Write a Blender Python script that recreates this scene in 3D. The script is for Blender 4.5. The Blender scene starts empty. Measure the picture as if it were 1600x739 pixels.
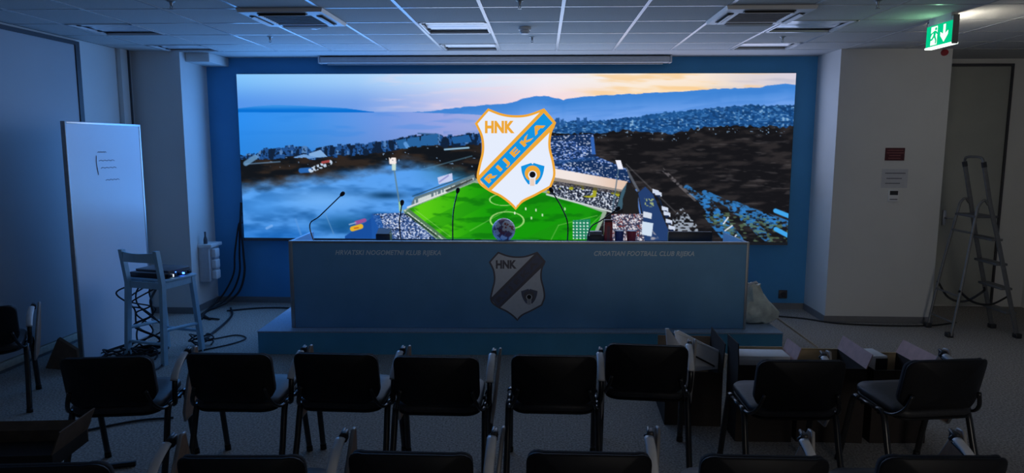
import bpy, bmesh, math, random
import numpy as np
from mathutils import Vector, Matrix

S = bpy.context.scene
COL = S.collection
random.seed(7)

# ------------------------------------------------------------------ camera
FPX, PITCH, YAW, ROLL, EYE = 1078.34, .1293, .0427, -.0026, 1.8873
cy_, sy_, cp_, sp_ = math.cos(YAW), math.sin(YAW), math.cos(PITCH), math.sin(PITCH)
ex0 = Vector((cy_, sy_, 0)); up0 = Vector((-sy_ * sp_, cy_ * sp_, cp_)); fw = Vector((-sy_ * cp_, cy_ * cp_, -sp_))
ex = ex0 * math.cos(ROLL) - up0 * math.sin(ROLL); up = ex0 * math.sin(ROLL) + up0 * math.cos(ROLL)
cam = bpy.data.cameras.new('camera'); camo = bpy.data.objects.new('camera', cam); COL.objects.link(camo)
M = Matrix.Identity(4)
for i in range(3):
    M[i][0], M[i][1], M[i][2] = ex[i], up[i], -fw[i]
M[2][3] = EYE
camo.matrix_world = M
cam.sensor_fit = 'HORIZONTAL'; cam.sensor_width = 36; cam.lens = FPX / 1600 * 36; cam.clip_start = .05
S.camera = camo


def ray(x, y):
    return ex * ((x - 800) / FPX) + up * ((369.5 - y) / FPX) + fw


def at(x, y, Y):            # a measured picture point at a known distance Y into the room
    r = ray(x, y); r = r * (Y / r.y); return Vector((r.x, r.y, r.z + EYE))


def onz(x, y, z):           # ... at a known height
    r = ray(x, y); r = r * ((z - EYE) / r.z); return Vector((r.x, r.y, r.z + EYE))


# ------------------------------------------------------------------ world, big lights, exposure
w = bpy.data.worlds.new('world'); S.world = w; w.use_nodes = True
w.node_tree.nodes['Background'].inputs[0].default_value = (.02, .025, .035, 1)
w.node_tree.nodes['Background'].inputs[1].default_value = 0.0
S.view_settings.view_transform = 'Standard'; S.view_settings.look = 'None'
S.view_settings.exposure = 0; S.view_settings.gamma = 1; S.view_settings.use_curve_mapping = False


def area(name, loc, aim, sx, sy, power, col, spread=180):
    l = bpy.data.lights.new(name, 'AREA'); l.shape = 'RECTANGLE'; l.size = sx; l.size_y = sy
    l.energy = power; l.color = col; l.spread = math.radians(spread)
    o = bpy.data.objects.new(name, l); COL.objects.link(o); o.location = loc
    d = Vector(aim) - Vector(loc); o.rotation_euler = d.to_track_quat('-Z', 'Y').to_euler(); return o


# lamps added before the LED wall to boost its own weak glow (blue sea on its left, pale sky and crest in the middle, dim hillside right)
area('screen_boost_lamp', (-2.5, 8.02, 1.9), (-2.5, 0, 1.9), 2.1, 1.6, 30, (.10, .36, 1.0))
area('screen_boost_lamp', (-.36, 8.02, 1.9), (-.36, 0, 1.9), 2.1, 1.6, 20, (.44, .64, 1.0))
area('screen_boost_lamp', (1.78, 8.02, 2.15), (1.78, 0, 2.15), 2.1, 1.2, 10, (.55, .66, 1.0))
# added fill lamp behind the unseen rear wall, shining in through its opening
area('rear_fill_lamp', (2.1, -3.6, 1.25), (2.1, 8, 1.2), 1.7, 1.9, 46, (1.0, .94, .86))


# ------------------------------------------------------------------ materials
def lin(c):
    return tuple(((v / 12.92) if v <= .04045 else ((v + .055) / 1.055) ** 2.4) for v in c)


def mat(name, col, rough=.6, metal=0, var=.08, scale=30, bump=0, bscale=200, spec=.5, trans=0, alpha=1, coat=0):
    m = bpy.data.materials.new(name); m.use_nodes = True; nt = m.node_tree; b = nt.nodes['Principled BSDF']
    b.inputs['Roughness'].default_value = rough; b.inputs['Metallic'].default_value = metal
    b.inputs['Specular IOR Level'].default_value = spec
    b.inputs['Transmission Weight'].default_value = trans; b.inputs['Alpha'].default_value = alpha
    b.inputs['Coat Weight'].default_value = coat
    tc = nt.nodes.new('ShaderNodeTexCoord')
    n = nt.nodes.new('ShaderNodeTexNoise'); n.inputs['Scale'].default_value = scale; n.inputs['Detail'].default_value = 4
    nt.links.new(tc.outputs['Object'], n.inputs['Vector'])
    r = nt.nodes.new('ShaderNodeValToRGB')
    r.color_ramp.elements[0].position = .3; r.color_ramp.elements[1].position = .7
    r.color_ramp.elements[0].color = (*[v * (1 - var) for v in col], 1)
    r.color_ramp.elements[1].color = (*[min(1, v * (1 + var)) for v in col], 1)
    nt.links.new(n.outputs['Fac'], r.inputs['Fac']); nt.links.new(r.outputs['Color'], b.inputs['Base Color'])
    if bump:
        n2 = nt.nodes.new('ShaderNodeTexNoise'); n2.inputs['Scale'].default_value = bscale; n2.inputs['Detail'].default_value = 3
        nt.links.new(tc.outputs['Object'], n2.inputs['Vector'])
        bp = nt.nodes.new('ShaderNodeBump'); bp.inputs['Strength'].default_value = bump; bp.inputs['Distance'].default_value = .01
        nt.links.new(n2.outputs['Fac'], bp.inputs['Height']); nt.links.new(bp.outputs['Normal'], b.inputs['Normal'])
    return m


def emit(name, col, strength=1.0, attr=None):
    m = bpy.data.materials.new(name); m.use_nodes = True; nt = m.node_tree; nt.nodes.clear()
    o = nt.nodes.new('ShaderNodeOutputMaterial'); e = nt.nodes.new('ShaderNodeEmission')
    e.inputs['Color'].default_value = (*col, 1); e.inputs['Strength'].default_value = strength
    if attr:
        a = nt.nodes.new('ShaderNodeAttribute'); a.attribute_name = attr
        nt.links.new(a.outputs['Color'], e.inputs['Color'])
    nt.links.new(e.outputs[0], o.inputs[0]); return m


MT = dict(
    white_wall=mat('white_paint', (.72, .72, .70), .75, var=.03, scale=2, bump=.05, bscale=90),
    blue_wall=mat('blue_paint', (.07, .33, .64), .7, var=.05, scale=2, bump=.05, bscale=90),
    ceil=mat('ceiling_plaster', (.52, .52, .52), .85, var=.02, scale=3),
    tile=mat('mineral_fibre_tile', (.60, .59, .57), .9, var=.10, scale=120, bump=.25, bscale=160),
    bar=mat('satin_grid_bar', (.58, .58, .58), .26, var=.02, spec=.6),
    carpet=mat('grey_carpet', (.37, .34, .305), .95, var=.5, scale=75, bump=.6, bscale=260, spec=.1),
    base=mat('grey_baseboard', (.20, .20, .21), .5, var=.05),
    darkframe=mat('dark_frame', (.05, .05, .06), .45, var=.1),
    panelwall=mat('pale_panel', (.50, .50, .52), .55, var=.03, scale=1.5),
    door=mat('grey_door', (.42, .43, .39), .5, var=.04, scale=4),
    deskblue=mat('blue_laminate', (.17, .42, .69), .45, var=.04, scale=5),
    platblue=mat('blue_board', (.10, .42, .66), .6, var=.05, scale=5),
    plattop=mat('pale_blue_carpet', (.36, .46, .58), .9, var=.15, scale=90, bump=.3),
    alu=mat('aluminium', (.55, .56, .58), .35, 1, var=.05, scale=60),
    alu_dull=mat('dull_aluminium', (.42, .43, .44), .5, .8, var=.06),
    wbsurf=mat('whiteboard_enamel', (.76, .80, .88), .26, var=.02, scale=2, spec=.9),
    wbsmear=mat('smeared_ink', (.35, .38, .50), .5, var=.2),
    chairfab=mat('black_fabric', (.018, .018, .022), .85, var=.3, scale=150, bump=.3, bscale=400),
    chairplast=mat('black_plastic', (.008, .008, .010), .55, var=.1, spec=.25),
    armpad=mat('grey_arm_plastic', (.75, .75, .76), .35, var=.05),
    vinyl=mat('black_vinyl', (.03, .03, .034), .5, var=.2, scale=60, spec=.35),
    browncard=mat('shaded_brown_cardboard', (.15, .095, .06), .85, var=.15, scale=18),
    shadecard=mat('shade_darkened_cardboard', (.020, .014, .012), .85, var=.15, scale=18),  # shade from the chair rows put into the cardboard colour
    laddalu=mat('weathered_aluminium', (.16, .16, .16), .5, .5, var=.1),
    blacktube=mat('black_tube', (.016, .016, .018), .26, var=.1),
    tablet=mat('wood_tablet', (.30, .17, .10), .5, var=.25, scale=25),
    tabedge=mat('grey_tablet_edge', (.34, .32, .31), .4, var=.05),
    stool=mat('pale_blue_paint', (.36, .60, .76), .5, var=.06, scale=15),
    blackbox=mat('black_metal', (.02, .02, .024), .45, var=.1),
    greybox=mat('dark_grey_metal', (.09, .09, .10), .5, var=.1),
    cable=mat('black_cable', (.012, .012, .014), .55, var=.1),
    cabinet=mat('grey_plastic', (.56, .57, .60), .5, var=.04),
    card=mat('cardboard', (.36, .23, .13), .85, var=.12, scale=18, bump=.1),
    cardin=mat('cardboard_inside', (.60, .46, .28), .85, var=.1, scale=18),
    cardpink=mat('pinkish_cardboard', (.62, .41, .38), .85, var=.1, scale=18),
    foam=mat('white_foam', (.92, .92, .92), .7, var=.03),
    paper=mat('white_paper', (.84, .84, .86), .7, var=.03),
    red=mat('red_plastic', (.40, .02, .03), .4, var=.1),
    darkred=mat('dark_red_sign', (.085, .012, .018), .5, var=.1),
    pinkprint=mat('pale_red_print', (.24, .08, .08), .6, var=.1),
    ink=mat('grey_ink', (.16, .16, .19), .6, var=.1),
    navy=mat('navy_plastic', (.05, .06, .22), .4, var=.1),
    lumin=mat('luminaire_reflector', (.80, .80, .82), .16, .0, var=.02),
    dark=mat('dark_void', (.012, .012, .014), .7, var=.1),
    grille=mat('dark_grille', (.20, .19, .19), .6, var=.1),
    acwhite=mat('white_plastic', (.80, .80, .80), .4, var=.02),
    bag=mat('milky_plastic_film', (.80, .83, .72), .3, var=.2, scale=14, bump=.6, bscale=25, spec=.7),
    wood=mat('pale_wood', (.55, .48, .38), .6, var=.15, scale=30),
    cfield=mat('crest_white_print', (.88, .88, .90), .5, var=.03),
    cband=mat('crest_band_print', (.16, .17, .24), .5, var=.05),
    cgold=mat('crest_gold_print', (.17, .15, .17), .5, var=.05),
    cblack=mat('crest_black_print', (.01, .01, .012), .5, var=.05),
    dtext=mat('pale_blue_lettering', (.80, .92, 1.0), .5, var=.03),
    housing=mat('sign_housing', (.55, .56, .54), .5, var=.03),
    signdark=mat('sign_end_cap', (.16, .16, .15), .5, var=.05),
    egreen=emit('exit_green', (.0, .44, .19), 1.35),
    ewhite=emit('exit_white', (.85, 1.0, .92), 1.15),
    edown=emit('exit_lit_edge', (.9, 1.0, .93), 2.2),
    ewarm=emit('exit_rear_diffuser', (1.0, .94, .80), 20.0),
    led_blue=emit('blue_led', (.05, .18, 1.0), 6),
    led_white=emit('white_led', (.7, .8, 1.0), 1.5),
    sgold=emit('screen_gold', lin((.93, .66, .22))), swhite=emit('screen_white', lin((.90, .93, .99))),
    sblue=emit('screen_blue', lin((.08, .58, .88))), sblack=emit('screen_black', (.006, .006, .01)),
)


# ------------------------------------------------------------------ mesh helpers
class MB:
    def __init__(s): s.v = []; s.f = []

    def add(s, vs, fs, mtx=None):
        o = len(s.v)
        s.v += [tuple(mtx @ Vector(p)) if mtx else tuple(p) for p in vs]
        s.f += [tuple(i + o for i in f) for f in fs]; return s

    def box(s, a, b, mtx=None):
        x0, y0, z0 = a; x1, y1, z1 = b
        return s.add([(x0, y0, z0), (x1, y0, z0), (x1, y1, z0), (x0, y1, z0), (x0, y0, z1), (x1, y0, z1), (x1, y1, z1), (x0, y1, z1)],
                     [(0, 3, 2, 1), (4, 5, 6, 7), (0, 1, 5, 4), (1, 2, 6, 5), (2, 3, 7, 6), (3, 0, 4, 7)], mtx)

    def rbox(s, a, b, r=.01, seg=2, mtx=None):
        bm = bmesh.new(); bmesh.ops.create_cube(bm, size=1)
        a = Vector(a); b = Vector(b); c = (a + b) / 2; d = b - a
        for v in bm.verts: v.co = Vector((v.co.x * d.x + c.x, v.co.y * d.y + c.y, v.co.z * d.z + c.z))
        bmesh.ops.bevel(bm, geom=bm.edges[:], offset=min(r, min(d) * .49), segments=seg, affect='EDGES', profile=.5)
        bm.verts.index_update()
        s.add([v.co.copy() for v in bm.verts], [[v.index for v in f.verts] for f in bm.faces], mtx); bm.free(); return s

    def prism(s, pts, d0, d1, fn):
        """closed outline pts (2D), extruded between d0 and d1; fn(p, d) -> 3D"""
        n = len(pts)
        vs = [fn(p, d0) for p in pts] + [fn(p, d1) for p in pts]
        fs = [tuple(range(n))[::-1], tuple(range(n, 2 * n))] + [(i, (i + 1) % n, n + (i + 1) % n, n + i) for i in range(n)]
        return s.add(vs, fs)

    def tube(s, pts, r, n=8, ry=None, cap=True):
        pts = [Vector(p) for p in pts]; N = len(pts); vs = []; fs = []
        rs = r if isinstance(r, (list, tuple)) else [r] * N
        prev = None
        for i, p in enumerate(pts):
            t = (pts[min(i + 1, N - 1)] - pts[max(i - 1, 0)])
            t = t.normalized() if t.length > 1e-9 else Vector((0, 0, 1))
            if prev is None:
                ref = Vector((1, 0, 0)) if abs(t.x) < .9 else Vector((0, 1, 0))
                u = (ref - t * ref.dot(t)).normalized()
            else:
                u = (prev - t * prev.dot(t)); u = u.normalized() if u.length > 1e-6 else prev
            prev = u; v = t.cross(u)
            for k in range(n):
                a = 2 * math.pi * k / n
                vs.append(p + u * math.cos(a) * rs[i] + v * math.sin(a) * (ry if ry else rs[i]))
        for i in range(N - 1):
            for k in range(n):
                fs.append((i * n + k, i * n + (k + 1) % n, (i + 1) * n + (k + 1) % n, (i + 1) * n + k))
        if cap:
            fs += [tuple(range(n))[::-1], tuple(range((N - 1) * n, N * n))]
        return s.add(vs, fs)

    def lathe(s, prof, n=16, mtx=None):
        vs = []; fs = []; N = len(prof)
        for r, z in prof:
            for k in range(n):
                a = 2 * math.pi * k / n; vs.append((r * math.cos(a), r * math.sin(a), z))
        for i in range(N - 1):
            for k in range(n):
                fs.append((i * n + k, i * n + (k + 1) % n, (i + 1) * n + (k + 1) % n, (i + 1) * n + k))
        fs += [tuple(range(n))[::-1], tuple(range((N - 1) * n, N * n))]
        return s.add(vs, fs, mtx)

    def mesh(s, name):
        me = bpy.data.meshes.new(name); me.from_pydata(s.v, [], s.f); me.update(); return me

    def build(s, name, m, parent=None, smooth=False, loc=None):
        me = s.mesh(name); me.materials.append(MT[m] if isinstance(m, str) else m)
        if smooth:
            me.polygons.foreach_set('use_smooth', [True] * len(me.polygons))
            try: me.set_sharp_from_angle(angle=math.radians(40))
            except Exception: pass
        o = bpy.data.objects.new(name, me); COL.objects.link(o)
        if parent: o.parent = parent
        if loc is not None: o.location = loc
        return o


def box(name, a, b, m, parent=None, r=0):
    q = MB()
    q.rbox(a, b, r) if r else q.box(a, b)
    return q.build(name, m, parent, smooth=bool(r))


def share(name, src, parent, loc=(0, 0, 0), rot=None, scale=None):
    o = bpy.data.objects.new(name, src.data); COL.objects.link(o); o.parent = parent; o.location = loc
    if rot: o.rotation_euler = rot
    if scale: o.scale = scale
    return o


def thing(name, label, cat, loc=(0, 0, 0), rz=0, group=None):
    o = bpy.data.objects.new(name, None); COL.objects.link(o); o.location = loc; o.rotation_euler = (0, 0, rz)
    o.empty_display_size = .1
    return tag(o, label, cat, group)


def tag(o, label, cat=None, group=None):
    o['label'] = label
    if cat: o['category'] = cat
    if group: o['group'] = group
    return o


def struct(o, label=None):
    o['kind'] = 'structure'
    if label: o['label'] = label
    return o


def spline(pts, k=8):
    P = [Vector(p) for p in pts]; P = [P[0] * 2 - P[1]] + P + [P[-1] * 2 - P[-2]]; out = []
    for i in range(1, len(P) - 2):
        for j in range(k):
            t = j / k; a, b, c, d = P[i - 1], P[i], P[i + 1], P[i + 2]
            out.append(.5 * ((2 * b) + (c - a) * t + (2 * a - 5 * b + 4 * c - d) * t * t + (3 * b - a - 3 * c + d) * t ** 3))
    out.append(P[-2]); return out


def text2d(s, bold=0.0, shear=0.0, space=1.0):
    """glyph outlines of a word as (verts2d, faces), fitted to the unit box later"""
    c = bpy.data.curves.new('t', 'FONT'); c.body = s; c.offset = bold; c.shear = shear; c.space_character = space
    c.resolution_u = 3; c.fill_mode = 'FRONT'
    o = bpy.data.objects.new('t', c); COL.objects.link(o)
    dg = bpy.context.evaluated_depsgraph_get(); me = bpy.data.meshes.new_from_object(o.evaluated_get(dg))
    v = [(p.co.x, p.co.y) for p in me.vertices]; f = [tuple(q.vertices) for q in me.polygons]
    bpy.data.objects.remove(o); bpy.data.curves.remove(c); bpy.data.meshes.remove(me)
    xs = [p[0] for p in v]; ys = [p[1] for p in v]; x0, x1, y0, y1 = min(xs), max(xs), min(ys), max(ys)
    return [((p[0] - x0) / (x1 - x0), (p[1] - y0) / (y1 - y0)) for p in v], f


# ------------------------------------------------------------------ the room
CH = 2.904
XL, XR, YB, YW = -4.5, 5.75, -1.7, 8.10
box_floor = MB().box((XL - .2, YB - 2.5, -.12), (XR + .2, 8.6, 0)).build('floor', 'carpet'); struct(box_floor, 'speckled grey carpet floor')
wb_ = box('wall_back', (-3.96, YW, 0), (3.4, YW + .2, CH), 'blue_wall'); struct(wb_, 'light blue painted wall behind the big screen')
lw = box('wall_left', (XL - .2, YB, 0), (XL, 8.3, CH), 'white_wall'); struct(lw)
rw = box('wall_right', (XR, YB, 0), (XR + .2, 8.6, CH), 'white_wall'); struct(rw)
# unseen rear wall, its opening added to let the fill lamp through
q = MB().box((XL - .2, YB - .2, 0), (1.2, YB, CH)).box((3.0, YB - .2, 0), (XR + .2, YB, CH)).box((1.2, YB - .2, 2.2), (3.0, YB, CH))
struct(q.build('wall_rear', 'white_wall'))
rb = box('wall_back_recess', (4.0, 8.35, 0), (XR + .2, 8.55, CH), 'white_wall'); struct(rb)
# columns
c1 = box('wall_column_left', (XL, 7.5, 0), (-3.93, 8.3, CH), 'white_wall'); struct(c1, 'white square column beside the left end of the screen')
c2 = box('wall_column_right', (3.096, 7.49, 0), (4.225, 8.5, CH), 'white_wall'); struct(c2, 'broad white column carrying the notices')
# soffit block over the left column
so = box('trim_soffit', (-3.93, 7.62, CH - .10), (-3.66, 8.1, CH), 'white_wall', r=.008); struct(so)
# baseboards
for nm, a, b in (('baseboard_back', (-3.93, YW - .015, 0), (3.096, YW, .07)), ('baseboard_column_right', (3.08, 7.475, 0), (4.24, 7.49, .07)),
                 ('baseboard_column_side', (3.081, 7.49, 0), (3.096, 8.08, .07)), ('baseboard_column_left', (XL, 7.485, 0), (-3.915, 7.5, .07)),
                 ('baseboard_left_side', (-3.93, 7.5, 0), (-3.915, 8.08, .07)), ('baseboard_recess', (4.24, 8.335, 0), (4.62, 8.35, .07)),
                 ('baseboard_left', (XL, YB, 0), (XL + .015, 7.48, .06))):
    struct(box(nm, a, b, 'base'))
# large framed panel on the left wall, its dark shadow-gap frame, and the pilaster strip by the column
pn = box('trim_wall_panel', (XL, 2.2, .10), (XL + .02, 6.60, 2.845), 'panelwall', r=.004); struct(pn, 'large pale wall panel in a dark frame')
for a, b in (((XL, 2.14, 2.845), (XL + .03, 6.66, 2.88)), ((XL, 6.60, .10), (XL + .03, 6.66, 2.845)), ((XL, 2.14, .10), (XL + .03, 2.2, 2.845))):
    box('panel_frame', a, b, 'darkframe', pn)
bl = box('trim_panel_sill', (XL, 2.2, .03), (XL + .03, 6.62, .09), 'wood', r=.004); struct(bl)
pl = box('trim_pilaster', (XL, 7.28, 0), (XL + .05, 7.46, CH), 'white_wall', r=.004); struct(pl)
box('shadow_gap', (XL + .05, 7.40, 0), (XL + .062, 7.425, CH), 'darkframe', pl)
# door in the right recess
d = thing('door_1', 'grey door in a dark frame beside the column', None, (0, 0, 0)); struct(d)
box('door_leaf', (4.66, 8.315, .02), (5.36, 8.345, 2.815), 'door', d, .006)
box('door_frame', (5.36, 8.30, 0), (5.385, 8.35, 2.845), 'darkframe', d, .003)
box('door_frame', (4.635, 8.30, 0), (4.66, 8.35, 2.845), 'darkframe', d, .003)
box('door_frame', (4.66, 8.30, 2.815), (5.36, 8.35, 2.845), 'darkframe', d, .003)
h = MB().rbox((4.72, 8.29, .98), (4.76, 8.315, 1.16), .006).tube([(4.74, 8.30, 1.07), (4.74, 8.25, 1.07), (4.86, 8.25, 1.07)], .009)
h.build('door_handle', 'alu', d, True)
# casing of the rear opening added for the fill lamp
dd = box('added_opening_casing', (1.14, YB - .21, 0), (1.20, YB + .02, 2.26), 'darkframe'); struct(dd)
box('door_frame', (3.0, YB - .21, 0), (3.06, YB + .02, 2.26), 'darkframe', dd)  # other side of the added opening's casing, no real door
box('door_frame', (1.20, YB - .21, 2.20), (3.0, YB + .02, 2.26), 'darkframe', dd)  # top of the added opening's casing, no real door

# ---- ceiling: slab, plaster border, grid bars, tiles
ce = MB().box((XL - .2, YB - 2.5, CH + .10), (XR + .2, 8.6, CH + .22)).build('ceiling', 'ceil'); struct(ce, 'suspended ceiling of square mineral tiles in white bars')
TE = 7.53
box('plaster_border', (XL, TE, CH), (XR, 8.55, CH + .05), 'ceil', ce)
box('plaster_field', (XL, YB, CH), (XR, 2.225, CH + .05), 'tile', ce)
X0, Z0 = -.4539, 5.2254
xs = [X0 + .6 * k for k in range(-6, 11)]
ys = [Z0 + .6 * k for k in range(-5, 4)] + [TE]
used = {}
# cells that hold equipment instead of a tile, by lower-left grid index
def cell(x, y): return (round((x - X0) / .6 - .5), min(range(len(ys) - 1), key=lambda j: abs((ys[j] + ys[j + 1]) / 2 - y)))
LUM = [(-3.75, 6.12), (-.75, 6.12), (2.25, 6.12), (-3.75, 7.3), (-.75, 7.3), (2.25, 7.3)]
ACS = [(-1.954, 5.525), (1.646, 5.525)]
busy = {cell(*p) for p in LUM + ACS}
t0 = None; th = None
edges = [XL] + xs + [XR]
for j in range(len(ys) - 1):
    for i in range(len(edges) - 1):
        xa, xb, ya, yb = edges[i], edges[i + 1], ys[j], ys[j + 1]
        if cell((xa + xb) / 2, (ya + yb) / 2) in busy and xb - xa > .55: continue
        if xb - xa < .03: continue
        full = abs(xb - xa - .6) < .01 and abs(yb - ya - .6) < .01
        if full:
            if t0 is None:
                t0 = MB().rbox((-.2875, -.2875, 0), (.2875, .2875, .02), .004, 1).build('ceiling_tile', 'tile', ce, loc=((xa + xb) / 2, (ya + yb) / 2, CH - .001))
            else:
                share('ceiling_tile', t0, ce, ((xa + xb) / 2, (ya + yb) / 2, CH - .001))
        else:
            MB().rbox((xa + .0125, ya + .0125, CH - .001), (xb - .0125, yb - .0125, CH + .019), .004, 1).build('ceiling_tile', 'tile', ce)
g0 = None
for x in xs:
    if g0 is None:
        g0 = MB().box((-.0135, 2.225, 0), (.0135, TE, .012)).build('main_bar', 'bar', ce, loc=(x, 0, CH - .0035))
    else:
        share('main_bar', g0, ce, (x, 0, CH - .0035))
k0 = None
for y in ys:
    if k0 is None:
        k0 = MB().box((XL, -.011, 0), (XR, .011, .012)).build('cross_bar', 'bar', ce, loc=(0, y, CH - .003))
    else:
        share('cross_bar', k0, ce, (0, y, CH - .003))

# ---- ceiling equipment
LN = ['left', 'middle', 'right']
for k, (x, y) in enumerate(LUM):
    yl = .57 if k < 3 or k > 5 else .48
    lab = ('unlit recessed square ceiling light, %s of the row two tiles before the wall' % LN[k % 3]) if k < 3 else \
          ('unlit recessed ceiling light against the plaster border, %s of three' % LN[k % 3]) if k < 6 else \
          ('unlit recessed ceiling light nearer the room middle, %s of three' % LN[k % 3])
    yc = y if k < 3 or k > 5 else (ys[-2] + TE) / 2
    L = thing('ceiling_light', lab, 'ceiling light', (x + .002, yc, CH), 0, 'recessed ceiling lights')
    hx, hy = .285, yl / 2
    MB().box((-hx, -hy, .07), (hx, hy, .085)).build('back_tray', 'lumin', L)
    fr = MB().box((-hx, -hy, -.006), (hx, -hy + .02, .012)).box((-hx, hy - .02, -.006), (hx, hy, .012)) \
        .box((-hx, -hy, -.006), (-hx + .02, hy, .012)).box((hx - .02, -hy, -.006), (hx, hy, .012)); fr.build('frame', 'bar', L)
    # slightly domed glossy diffuser, two shallow humps
    m_ = MB(); pts = [(-hy + .02 + (2 * hy - .04) * i / 24, .024 - .010 * abs(math.sin(2 * math.pi * i / 24))) for i in range(25)]
    pts += [(p[0], p[1] + .004) for p in pts[::-1]]
    m_.prism(pts, -hx + .02, hx - .02, lambda p, d_: (d_, p[0], p[1])); m_.build('diffuser', 'lumin', L, True)
    for ey in (-.5, .5):
        MB().box((-hx + .02, ey * hy - .02, .006), (-hx + .04, ey * hy + .02, .03)).build('lamp_socket', 'dark', L)

for k, (x, y) in enumerate(ACS):
    A = thing('air_conditioner', ('white ceiling cassette air conditioner above the left of the desk', 'white ceiling cassette air conditioner on the side of the exit sign')[k], 'air conditioner', (x, y, CH), 0, 'ceiling cassettes')
    h1, h2 = .325, .30
    def frus(a, za, b, zb, m_):
        v = [(-a, -a, za), (a, -a, za), (a, a, za), (-a, a, za), (-b, -b, zb), (b, -b, zb), (b, b, zb), (-b, b, zb)]
        return m_.add(v, [(0, 1, 5, 4), (1, 2, 6, 5), (2, 3, 7, 6), (3, 0, 4, 7)])
    m_ = MB(); frus(h1, -.004, h1 - .01, -.03, m_); frus(h1 - .01, -.03, .20, -.036, m_); frus(.20, -.036, .19, -.02, m_); m_.build('panel', 'acwhite', A)
    MB().box((-.19, -.19, -.03), (.19, .19, -.012)).build('intake_grille', 'grille', A)
    for i in range(9):
        MB().box((-.19, -.176 + i * .042, -.034), (.19, -.168 + i * .042, -.029)).build('grille_slat', 'grille', A)
    for r4 in range(4):
        R = Matrix.Rotation(r4 * math.pi / 2, 4, 'Z')
        MB().box((-.185, .235, -.0385), (.185, .283, -.0345), R).build('air_slot', 'dark', A)
        MB().add([(-.18, .245, -.042), (.18, .245, -.042), (.18, .274, -.052), (-.18, .274, -.052), (-.18, .245, -.038), (.18, .245, -.038), (.18, .274, -.048), (-.18, .274, -.048)],
                 [(0, 3, 2, 1), (4, 5, 6, 7), (0, 1, 5, 4), (1, 2, 6, 5), (2, 3, 7, 6), (3, 0, 4, 7)], R).build('air_flap', 'acwhite', A)

for k, (x, y, lab) in enumerate([(-2.549, 6.538, 'small sprinkler head below the left air conditioner, near the border'), (-2.632, 4.95, 'sprinkler head at the top edge, left of the left air conditioner'),
                                 (-.10, 6.62, 'sprinkler head just behind the smoke detector'), (2.214, 6.663, 'sprinkler head between the two right ceiling lights'),
                                 (2.323, 5.067, 'sprinkler head at the top edge, left of the exit sign'), (-.164, 5.0, 'sprinkler head at the top edge in the middle of the ceiling')]):
    s_ = thing('sprinkler', lab, 'sprinkler', (x, y, CH), 0, 'ceiling sprinklers')
    MB().lathe([(.028, 0), (.028, -.004), (.012, -.012), (.008, -.03)], 12).build('escutcheon', 'alu_dull', s_, True)
    MB().tube([(0, 0, -.028), (.010, 0, -.042), (0, 0, -.056)], .003, 6).tube([(0, 0, -.028), (-.010, 0, -.042), (0, 0, -.056)], .003, 6).build('yoke', 'alu_dull', s_)
    MB().lathe([(.016, -.056), (.016, -.059)], 12).build('deflector', 'alu_dull', s_)
s_ = thing('smoke_detector', 'white round smoke detector in the middle of the ceiling', 'smoke detector', (-.156, 6.10, CH))
MB().lathe([(.055, 0), (.055, -.022), (.045, -.028)], 20).build('base', 'acwhite', s_, True)
MB().lathe([(.043, -.028), (.043, -.045), (.033, -.056), (.012, -.058)], 20).build('chamber', 'acwhite', s_, True)
s_ = thing('round_cover_plate', 'small round white plate in the ceiling below the left air conditioner', 'ceiling plate', (-1.97, 6.06, CH))
MB().lathe([(.055, 0), (.055, -.006), (.035, -.010)], 20).build('plate', 'acwhite', s_, True); MB().lathe([(.034, -.0100), (.030, -.014)], 16).build('centre_cap', 'acwhite', s_, True)

# retracted projection screen housing along the top of the blue wall
P_ = thing('projection_screen_case', 'long grey projection screen housing under the ceiling above the display', 'screen case', (-.556, 7.97, 2.822))
MB().rbox((-1.97, -.06, 0), (1.97, .06, .07), .012).build('housing', 'cabinet', P_, True)
MB().rbox((-1.99, -.063, -.003), (-1.97, .063, .073), .004).build('end_cap', 'cabinet', P_); MB().rbox((1.97, -.063, -.003), (1.99, .063, .073), .004).build('end_cap', 'cabinet', P_)
MB().rbox((-1.9, -.012, -.014), (1.9, .012, .002), .004).build('weight_bar', 'alu_dull', P_)
MB().box((-1.2, .06, .03), (-1.1, .13, .07)).build('bracket', 'cabinet', P_); MB().box((1.1, .06, .03), (1.2, .13, .07)).build('bracket', 'cabinet', P_)

# ------------------------------------------------------------------ the LED wall and its picture
SX0, SX1, SZ0, SZ1, SY = -3.555, 2.845, .80, 2.715, 8.05


def noise(x, y, seed):
    rng = np.random.RandomState(seed); g = rng.rand(256, 256)
    xi = np.floor(x).astype(int); yi = np.floor(y).astype(int); fx = x - xi; fy = y - yi
    fx = fx * fx * (3 - 2 * fx); fy = fy * fy * (3 - 2 * fy)
    G = lambda a, b: g[a % 256, b % 256]
    return (G(xi, yi) * (1 - fx) + G(xi + 1, yi) * fx) * (1 - fy) + (G(xi, yi + 1) * (1 - fx) + G(xi + 1, yi + 1) * fx) * fy


def fbm(x, y, seed, n=4):
    t = 0; a = .5; s = 0
    for i in range(n):
        t = t + a * noise(x * 2 ** i, y * 2 ** i, seed + i); s += a; a *= .5
    return t / s


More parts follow.
